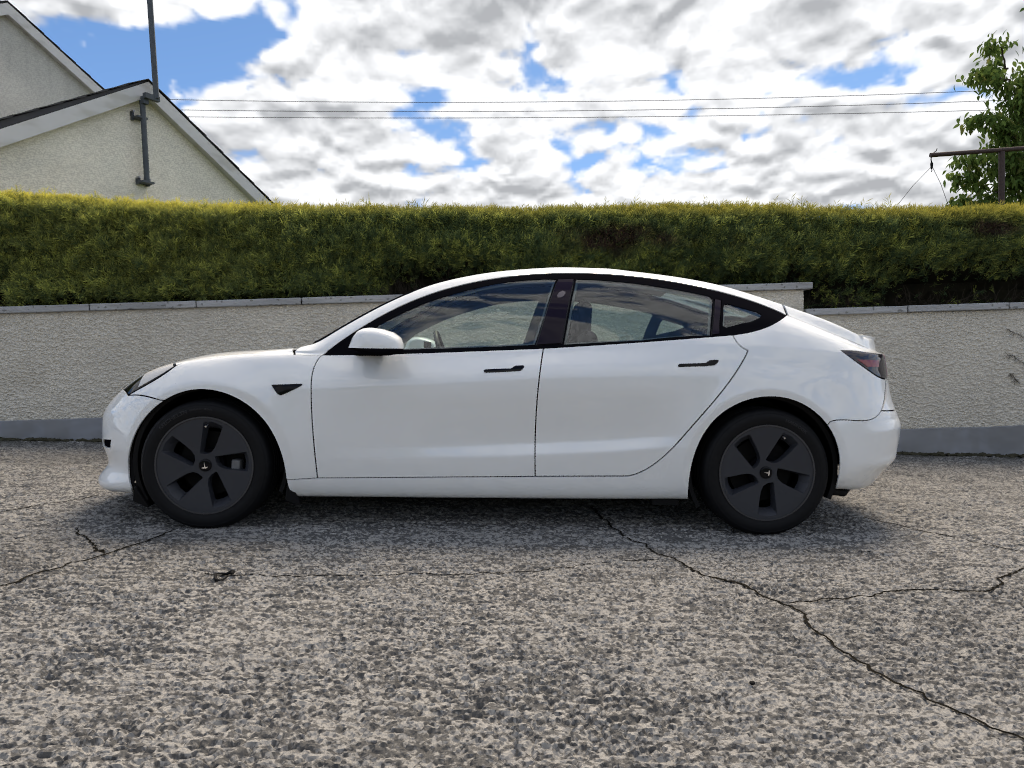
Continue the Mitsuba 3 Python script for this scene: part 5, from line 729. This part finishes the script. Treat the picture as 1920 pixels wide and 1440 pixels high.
# spoiler lip along the boot lid's rear edge
js = int(np.argmin(abs(GV - (vI + .05)))); edge = GP[GU > 5.0][:, js]; 
o_ = np.argsort(-edge[:, 1]); ys = np.linspace(-.60, .60, 61)
xr, zr = np.interp(np.abs(ys), np.sort(-edge[:, 1]), edge[np.argsort(-edge[:, 1]), 0]), np.interp(np.abs(ys), np.sort(-edge[:, 1]), edge[np.argsort(-edge[:, 1]), 2])
tp = np.clip((.60 - np.abs(ys))/.12, 0.0, 1)**.7
secs = np.stack([np.stack([xr - .11, ys, zr + .000], 1), np.stack([xr - .05, ys, zr + .004*tp], 1), np.stack([xr + .018*tp - .004, ys, zr + .014*tp], 1), np.stack([xr + .026*tp - .004, ys, zr + .010*tp], 1), np.stack([xr + .014*tp - .004, ys, zr - .010], 1), np.stack([xr - .006, ys, zr - .040], 1), np.stack([xr - .10, ys, zr - .045], 1)], 1)
n, m = secs.shape[:2]; idx = np.arange(n*m).reshape(n, m); F = []
for b in range(m): c = (b + 1) % m; F += [np.stack([idx[:-1, b], idx[1:, b], idx[1:, c]], 1), np.stack([idx[:-1, b], idx[1:, c], idx[:-1, c]], 1)]
F += [np.array([[idx[0, 0], idx[0, k], idx[0, k + 1]] for k in range(1, m - 1)]), np.array([[idx[-1, 0], idx[-1, k + 1], idx[-1, k]] for k in range(1, m - 1)])]
sm_ = trimesh.Trimesh(secs.reshape(-1, 3), np.vstack(F), process=False); sm_.fix_normals()
part('boot_spoiler', sm_, 'mat_paint')
# dark shell inside the panels, wheel housings, floor, valances
A = np.minimum.reduce([arch(cx, cz, rx, rz, GP[..., 0], GP[..., 2]) for cx, cz, rx, rz in ARCHES])
def shell(off, ok):
    V = (GP - GN*off).reshape(-1, 3); nu, nv = GP.shape[:2]; st = 1 if off < .02 else 3; idx = np.arange(nu*nv).reshape(nu, nv)[::st, ::st]; okk = ok[::st, ::st]
    q = np.stack([idx[:-1, :-1], idx[1:, :-1], idx[1:, 1:], idx[:-1, 1:]], -1); keep = okk[:-1, :-1] & okk[1:, :-1] & okk[1:, 1:] & okk[:-1, 1:]
    q = q[keep]; m = trimesh.Trimesh(V, np.vstack([q[:, :3], q[:, [0, 2, 3]]]), process=False); m.remove_unreferenced_vertices(); return m
VV = np.broadcast_to(GV, GP.shape[:2]); UU = np.broadcast_to(GU[:, None], GP.shape[:2])
part('inner_body', whole(shell(.0150, (A > .012) & (VV < 1.05) & (VV > .14))), 'mat_shell', True)
part('bonnet_liner', whole(shell(.035, (VV > 1.03) & (UU < u_at(.30, vE)) & (UU > .03))), 'mat_shell', True)
part('boot_liner', whole(shell(.035, (VV > 1.03) & (UU > 4.50) & (UU < uE - .75))), 'mat_shell', True)
part('headlining', whole(cat(shell(.035, (VV > 1.455) & (UU > u_at(1.32, vE)) & (UU < 3.96)), panel(rail, off=-.03, hem=0, shrink=.004))), 'mat_trim_cloth', True)
inner_ring = panel(PN['DLO'], off=-.022, hem=0, holes=[w.buffer(-.012) for w in W.values() if w is not W['pillar_panel'] and w is not W['door_pillar']], shrink=.002)
both('inner_pillar_trim', inner_ring, 'mat_trim_cloth')
def liner(cx):
    a = np.linspace(-.40, np.pi + .55, 40); r = .375
    pr = [(-.862, r + .022), (-.858, r), (-.52, r)]
    V = np.vstack([np.c_[cx + rr*np.cos(a), np.full(40, yy), .335 + rr*np.sin(a)] for yy, rr in pr]); F = []
    k = np.arange(39)
    for b in range(2): F += [np.stack([b*40 + k, b*40 + k + 1, (b + 1)*40 + k + 1], 1), np.stack([b*40 + k, (b + 1)*40 + k + 1, (b + 1)*40 + k], 1)]
    d = np.vstack([[[cx, -.52, .335]], V[80:]]); F2 = np.stack([k*0, k + 1, k + 2], 1)
    return cat(trimesh.Trimesh(V, np.vstack(F), process=False), trimesh.Trimesh(d, F2, process=False))
both('wheel_housing', cat(liner(.007)), 'mat_matt_black'); both('wheel_housing', liner(2.867), 'mat_matt_black')
part('underbody', cat(box(.46, 2.40, -.79, .79, .165, .20), box(-.62, .46, -.50, .50, .165, .22), box(2.40, 3.45, -.50, .50, .19, .24)), 'mat_matt_black', False)
part('floor', cat(box(.3, 2.7, -.72, .72, .27, .30), box(.20, .34, -.74, .74, .27, .80), box(2.62, 2.66, -.7, .7, .3, .55)), 'mat_shell', False)
for s in (1, -1):
    part('mud_flap', cat(ball_hull([(.40, s*.80, .15, .006), (.40, s*.885, .15, .006), (.415, s*.80, .27, .006), (.415, s*.885, .27, .006), (.46, s*.86, .12, .004), (.455, s*.80, .12, .004)], 8)), 'mat_matt_black', False)
    part('air_deflector', ball_hull([(-.37, s*.70, .20, .01), (-.37, s*.875, .20, .01), (-.33, s*.70, .105, .008), (-.315, s*.865, .105, .008), (-.39, s*.85, .13, .006)], 8), 'mat_matt_black', False)
part('rear_valance', ball_hull([(3.24, -.80, .215, .02), (3.24, .80, .215, .02), (3.36, -.74, .195, .02), (3.36, .74, .195, .02), (3.50, -.55, .215, .015), (3.50, .55, .215, .015), (3.20, -.8, .25, .02), (3.2, .8, .25, .02)], 12), 'mat_matt_black', 40)
for s in (1, -1): part('jacking_pad', box(2.30, 2.44, s*.80 - .03, s*.80 + .03, .135, .18), 'mat_matt_black', False)
# door mirrors
def mirror():
    o = np.array([(.800,.934),(.822,.990),(.846,1.020),(.876,1.033),(.912,1.036),(.965,1.030),(1.018,1.014),(1.052,.990),(1.062,.965),(1.066,.934)])
    low = np.array([(.800,.934),(1.066,.934),(1.062,.922),(1.035,.908),(.985,.899),(.93,.900),(.87,.912),(.825,.925)])
    def ring(o, n=48):
        q = Polygon(o).buffer(.006).buffer(-.006); L = q.exterior.length; return np.array([q.exterior.interpolate(L*k/n).coords[0] for k in range(n)])
    ys = [(-.915, .70), (-.93, .86), (-.96, .95), (-1.00, 1.0), (-1.05, .985), (-1.085, .93), (-1.105, .84), (-1.118, .68), (-1.124, .40), (-1.125, .02)]
    def loft(o, lowc):
        r = ring(o); V, F = [], []; n = len(r); c = np.array([.935, .934])
        for yy, s in ys: V.append(np.c_[c[0] + (r[:, 0] - c[0])*s, np.full(n, yy), c[1] + (r[:, 1] - c[1])*s])
        V.insert(0, np.c_[c[0] + (r[:, 0] - c[0])*.02, np.full(n, -.914), c[1] + (r[:, 1] - c[1])*.02]); V = np.vstack(V); i = np.arange(n); j = (i + 1) % n
        for k in range(len(ys)): F += [np.stack([k*n + i, k*n + j, (k + 1)*n + j], 1), np.stack([k*n + i, (k + 1)*n + j, (k + 1)*n + i], 1)]
        m = trimesh.Trimesh(V, np.vstack(F), process=False); m.fix_normals(); return m
    stalk = ball_hull([(.80, -.845, .905, .012), (.93, -.845, .905, .012), (.86, -.93, .925, .013), (.95, -.94, .925, .013)], 12)
    glassm = loft(o*[1, 1], 0)
    return loft(o, 0), loft(low, 0), stalk
mc, mb, ms_ = mirror()
for f in (lambda q: q, flip):
    f = (lambda q, f=f: f(q.copy().apply_translation((-.055, 0, 0))))
    k = part('door_mirror', f(mc), 'mat_paint', 40); part('mirror_base', f(mb), 'mat_satin_black', 40, parent=k); part('mirror_stalk', f(ms_), 'mat_satin_black', 40, parent=k)
    g = ball_hull([(1.040, -.95, .950, .004), (1.040, -1.06, .950, .004), (1.016, -.95, 1.000, .004), (1.016, -1.05, .996, .004)], 8); part('mirror_glass', f(g), 'mat_mirror_face', False, parent=k)
# cabin
def seat(y):
    k = part('front_seat', cat(rbox(.52, .50, .16, .06, (1.62, y, .46)), ball_hull([(1.80, y - .19, .50, .07), (1.80, y + .19, .50, .07), (1.98, y - .17, 1.00, .055), (1.98, y + .17, 1.00, .055), (1.86, y - .2, .7, .07), (1.86, y + .2, .7, .07)], 14)), 'mat_seat', 40)
    part('headrest', ball_hull([(1.955, y - .095, 1.06, .05), (1.955, y + .095, 1.06, .05), (1.965, y - .085, 1.185, .045), (1.965, y + .085, 1.185, .045)], 14), 'mat_seat', 40, parent=k)
seat(-.37); seat(.37)
k = part('rear_seat', cat(rbox(.50, 1.25, .18, .07, (2.45, 0, .48)), ball_hull([(2.70, -.56, .52, .07), (2.70, .56, .52, .07), (2.86, -.52, .98, .05), (2.86, .52, .98, .05)], 14)), 'mat_seat', 40)
for y in (-.37, 0, .37): part('headrest', ball_hull([(2.85, y - .09, 1.02, .04), (2.85, y + .09, 1.02, .04), (2.87, y - .075, 1.095, .035), (2.87, y + .075, 1.095, .035)], 12), 'mat_seat', 40, parent=k)
part('parcel_shelf', box(2.88, 3.25, -.60, .60, .90, .93), 'mat_shell', False)
part('dashboard', ball_hull([(.50, -.66, .84, .04), (.50, .66, .84, .04), (.98, -.68, .855, .035), (.98, .68, .855, .035), (.92, -.66, .55, .05), (.92, .66, .55, .05), (.6, -.66, .55, .05), (.6, .66, .55, .05)], 12), 'mat_dash', 40)
part('touchscreen', chamfer_box(1.02, 1.035, -.17, .17, .80, .985, .003), 'mat_gloss_black', False)
a = np.linspace(0, 2*np.pi, 41); c = np.array([1.10, .37, .885]); e1 = np.array([0, 1, 0]); e2 = np.array([-.30, 0, .954])
part('steering_wheel', cat(tube([c + .178*(np.cos(t)*e1 + np.sin(t)*e2) for t in a], .016, 10, cap=False), tube([c - .17*e1, c + .17*e1], .014, 8), ball_hull([(*(c - .03*e2), .05), (*(c + .02*e2 + [-.05, 0, 0]), .05)], 12)), 'mat_dash', 50)
part('rear_view_mirror', rbox(.03, .24, .07, .014, (1.02, 0, 1.235)), 'mat_satin_black', 40)
# wheels
def side_y(r): return np.interp(r, [.236, .25, .268, .29, .308, .322, .330, .334], [.100, .1130, .1200, .1225, .1185, .1080, .092, .070])
def tyre():
    rs_ = [.236, .240, .246, .2465, .250, .258, .268, .279, .290, .299, .3075, .3085, .309, .3165, .322, .3265, .330, .3325, .334]
    pr = [(r, -side_y(r) - (.0012 if .2465 <= r <= .250 or r == .3085 else 0)) for r in rs_]
    g = []
    for yy in (-.045, -.015, .015, .045): g += [(.3345, yy - .006), (.327, yy - .0055), (.327, yy + .0055), (.3345, yy + .006)]
    pr = pr + [(.3345, -.06)] + g + [(.3345, .06)] + [(r, -y) for r, y in pr[::-1]]
    m = revolve_y(pr, 128); v = m.vertices; v[:, 2] = np.maximum(v[:, 2], -.3235); m.fix_normals(); return m
def ring(r0, r1, y0, y1, n=128): m = revolve_y([(r0, y1), (r0, y0), (r1, y0), (r1, y1)], n); m.fix_normals(); return m
RO = .250
def slot_pts(s):
    front = np.array([(-.016, .905), (.18, .892), (.375, .803), (.250, .48), (.192, .355), (.118, .262), (.02, .226), (-.115, .232), (-.068, .55)])
    back = np.array([(.012, .76), (.165, .75), (.318, .69), (.235, .47), (.184, .357), (.115, .275), (.03, .240), (-.085, .25), (-.036, .52)])
    return front*RO, back*RO
def dome(r): return -.1130 + .014*(1 - np.clip(r/RO, 0, 1)**2)**1.5
def cover():
    disc = Point(0, 0).buffer(RO*.975, 64); slots, walls = [], []
    for k in range(5):
        f, b = slot_pts(0); 
        def sm2(q): return np.array(Polygon(q).buffer(-.004).buffer(.004, 12).segmentize(.006).exterior.coords)[:-1]
        n = 72
        def resample(q):
            g = Polygon(q).buffer(-.006).buffer(.006, 10).exterior; s0 = g.project(Point(q[0])); return np.array([g.interpolate((s0 + g.length*i/n) % g.length).coords[0] for i in range(n)])
        F0, B0 = resample(f), resample(b)
        a = -2*np.pi*k/5; c, s = math.cos(a), math.sin(a); Rm = np.array([[c, s], [-s, c]]).T
        F1, B1 = F0 @ Rm.T, B0 @ Rm.T; slots.append(Polygon(F1))
        rf = np.hypot(*F1.T); V = np.vstack([np.c_[F1[:, 0], dome(rf), F1[:, 1]], np.c_[F1*.35 + B1*.65, dome(rf)*0 - .085][:, [0, 2, 1]], np.c_[B1[:, 0], np.full(n, -.060), B1[:, 1]]])
        i = np.arange(n); j = (i + 1) % n
        walls.append(trimesh.Trimesh(V, np.vstack([np.vstack([np.stack([q*n + i, q*n + j, (q + 1)*n + j], 1), np.stack([q*n + i, (q + 1)*n + j, (q + 1)*n + i], 1)]) for q in (0, 1)]), process=False))
    g = disc
    for s in slots: g = g.difference(s)
    g = g.segmentize(.006); rings = [np.array(g.exterior.coords)[:-1]] + [np.array(r.coords)[:-1] for r in g.interiors]
    xs = np.arange(-RO, RO, .008); gx, gy = [q.ravel() for q in np.meshgrid(xs, xs)]; ok = contains_xy(g.buffer(-.004), gx, gy); pts = np.vstack(rings + [np.c_[gx, gy][ok]])
    t = Delaunay(pts).simplices; cen = pts[t].mean(1); t = t[contains_xy(g, cen[:, 0], cen[:, 1])]
    face = trimesh.Trimesh(np.c_[pts[:, 0], dome(np.hypot(*pts.T)), pts[:, 1]], t, process=False)
    n = np.cross(face.vertices[t[:, 1]] - face.vertices[t[:, 0]], face.vertices[t[:, 2]] - face.vertices[t[:, 0]]); bad = n[:, 1] > 0; t[bad] = t[bad][:, ::-1]; face = trimesh.Trimesh(face.vertices, t, process=False)
    return face, walls
COVER, WALLS = cover()
def arc_text(text, h, r, a0, squeeze=1.0):
    m = meshkit.text_mesh(text, h, .0016, bold=True); m = m.subdivide_to_size(.006) if len(m.faces) < 4000 else m
    v = m.vertices; th = math.radians(a0) + v[:, 0]*squeeze/r; rr = r + v[:, 1]; yy = -side_y(rr) - v[:, 2]
    return trimesh.Trimesh(np.c_[rr*np.sin(th), yy, rr*np.cos(th)], m.faces[:, ::-1], process=False)
def emblem():
    top = [(-.0155, .0120), (-.008, .0148), (0, .0156), (.008, .0148), (.0155, .0120), (.0140, .0085), (.0095, .0100), (.0085, .0075), (.0030, .0090), (0, -.0165), (-.0030, .0090), (-.0085, .0075), (-.0095, .0100), (-.0140, .0085)]
    return prism(Polygon(top).buffer(0), -.0030, .0)
def place(m, rot, c, far):
    m = m.copy(); a = math.radians(rot); R = np.eye(4); R[0, 0], R[0, 2], R[2, 0], R[2, 2] = math.cos(a), math.sin(a), -math.sin(a), math.cos(a)   # clockwise seen from the near side
    m.apply_transform(R); m.apply_translation(c); return flip(m) if far else m
TY = tyre()
def wheel(name, x, far, rot, emb, texts, caliper_at):
    c = np.array([x, -.790, .325])
    k = part(name, place(COVER, rot, c, far), 'mat_wheel_cover', 25)
    part('tyre', place(TY, 0, c, far), 'mat_tyre', 40, parent=k)
    for w in WALLS: part('cover_slot', place(w, rot, c, far), 'mat_wheel_cover', 50, parent=k)
    part('rim_lip', place(cat(ring(RO*.968, RO, -.118, -.095), ring(.236, .243, -.108, -.06)), 0, c, far), 'mat_rim_lip', 40, parent=k)
    part('hub_cap', place(cat(revolve_y([(.0001, -.1100), (.024, -.1092), (.031, -.106), (.033, -.096)], 48)), 0, c, far), 'mat_gloss_black', 50, parent=k)
    e = emblem(); e.apply_translation((0, -.1098, 0)); part('emblem', place(e, emb, c, far), 'mat_chrome', False, parent=k)
    part('brake_disc', place(cat(ring(.02, .165, -.010, .012), revolve_y([(.225, -.06), (.222, .09)], 64), ring(.0, .23, .085, .09)), 0, c, far), 'mat_matt_black', 40, parent=k)
    part('spoke_back', place(ring(.0, .08, -.062, -.03), 0, c, far), 'mat_satin_black', 40, parent=k)
    a0 = math.radians(caliper_at); cal = rbox(.046, .060, .070, .010); cal.apply_translation((.142, -.045, 0)); part('brake_caliper', place(cal, caliper_at, c, far), 'mat_caliper', 40, parent=k)
    vs = tube([(0, -.095, .205), (0, -.122, .200)], .0045, 8); part('valve', place(vs, rot + 3, c, far), 'mat_chrome', False, parent=k)
    for t in texts: part('tyre_lettering', place(t, 0, c, far), 'mat_tyre_letter', False, parent=k)
tf = [arc_text('MICHELIN', .017, .278, -50, 1.35), arc_text('PRIMACY MXM4', .009, .284, -14, 1.15)]
tr_ = [arc_text('HANKOOK', .015, .279, 17, 1.2)]
wheel('front_wheel', -.009, False, 0, 172, tf, 4)
wheel('front_wheel', -.009, True, 12, 40, tf, 4)
wheel('rear_wheel', 2.875, False, 21.5, 98, tr_, 188)
wheel('rear_wheel', 2.875, True, 50, 200, tr_, 188)
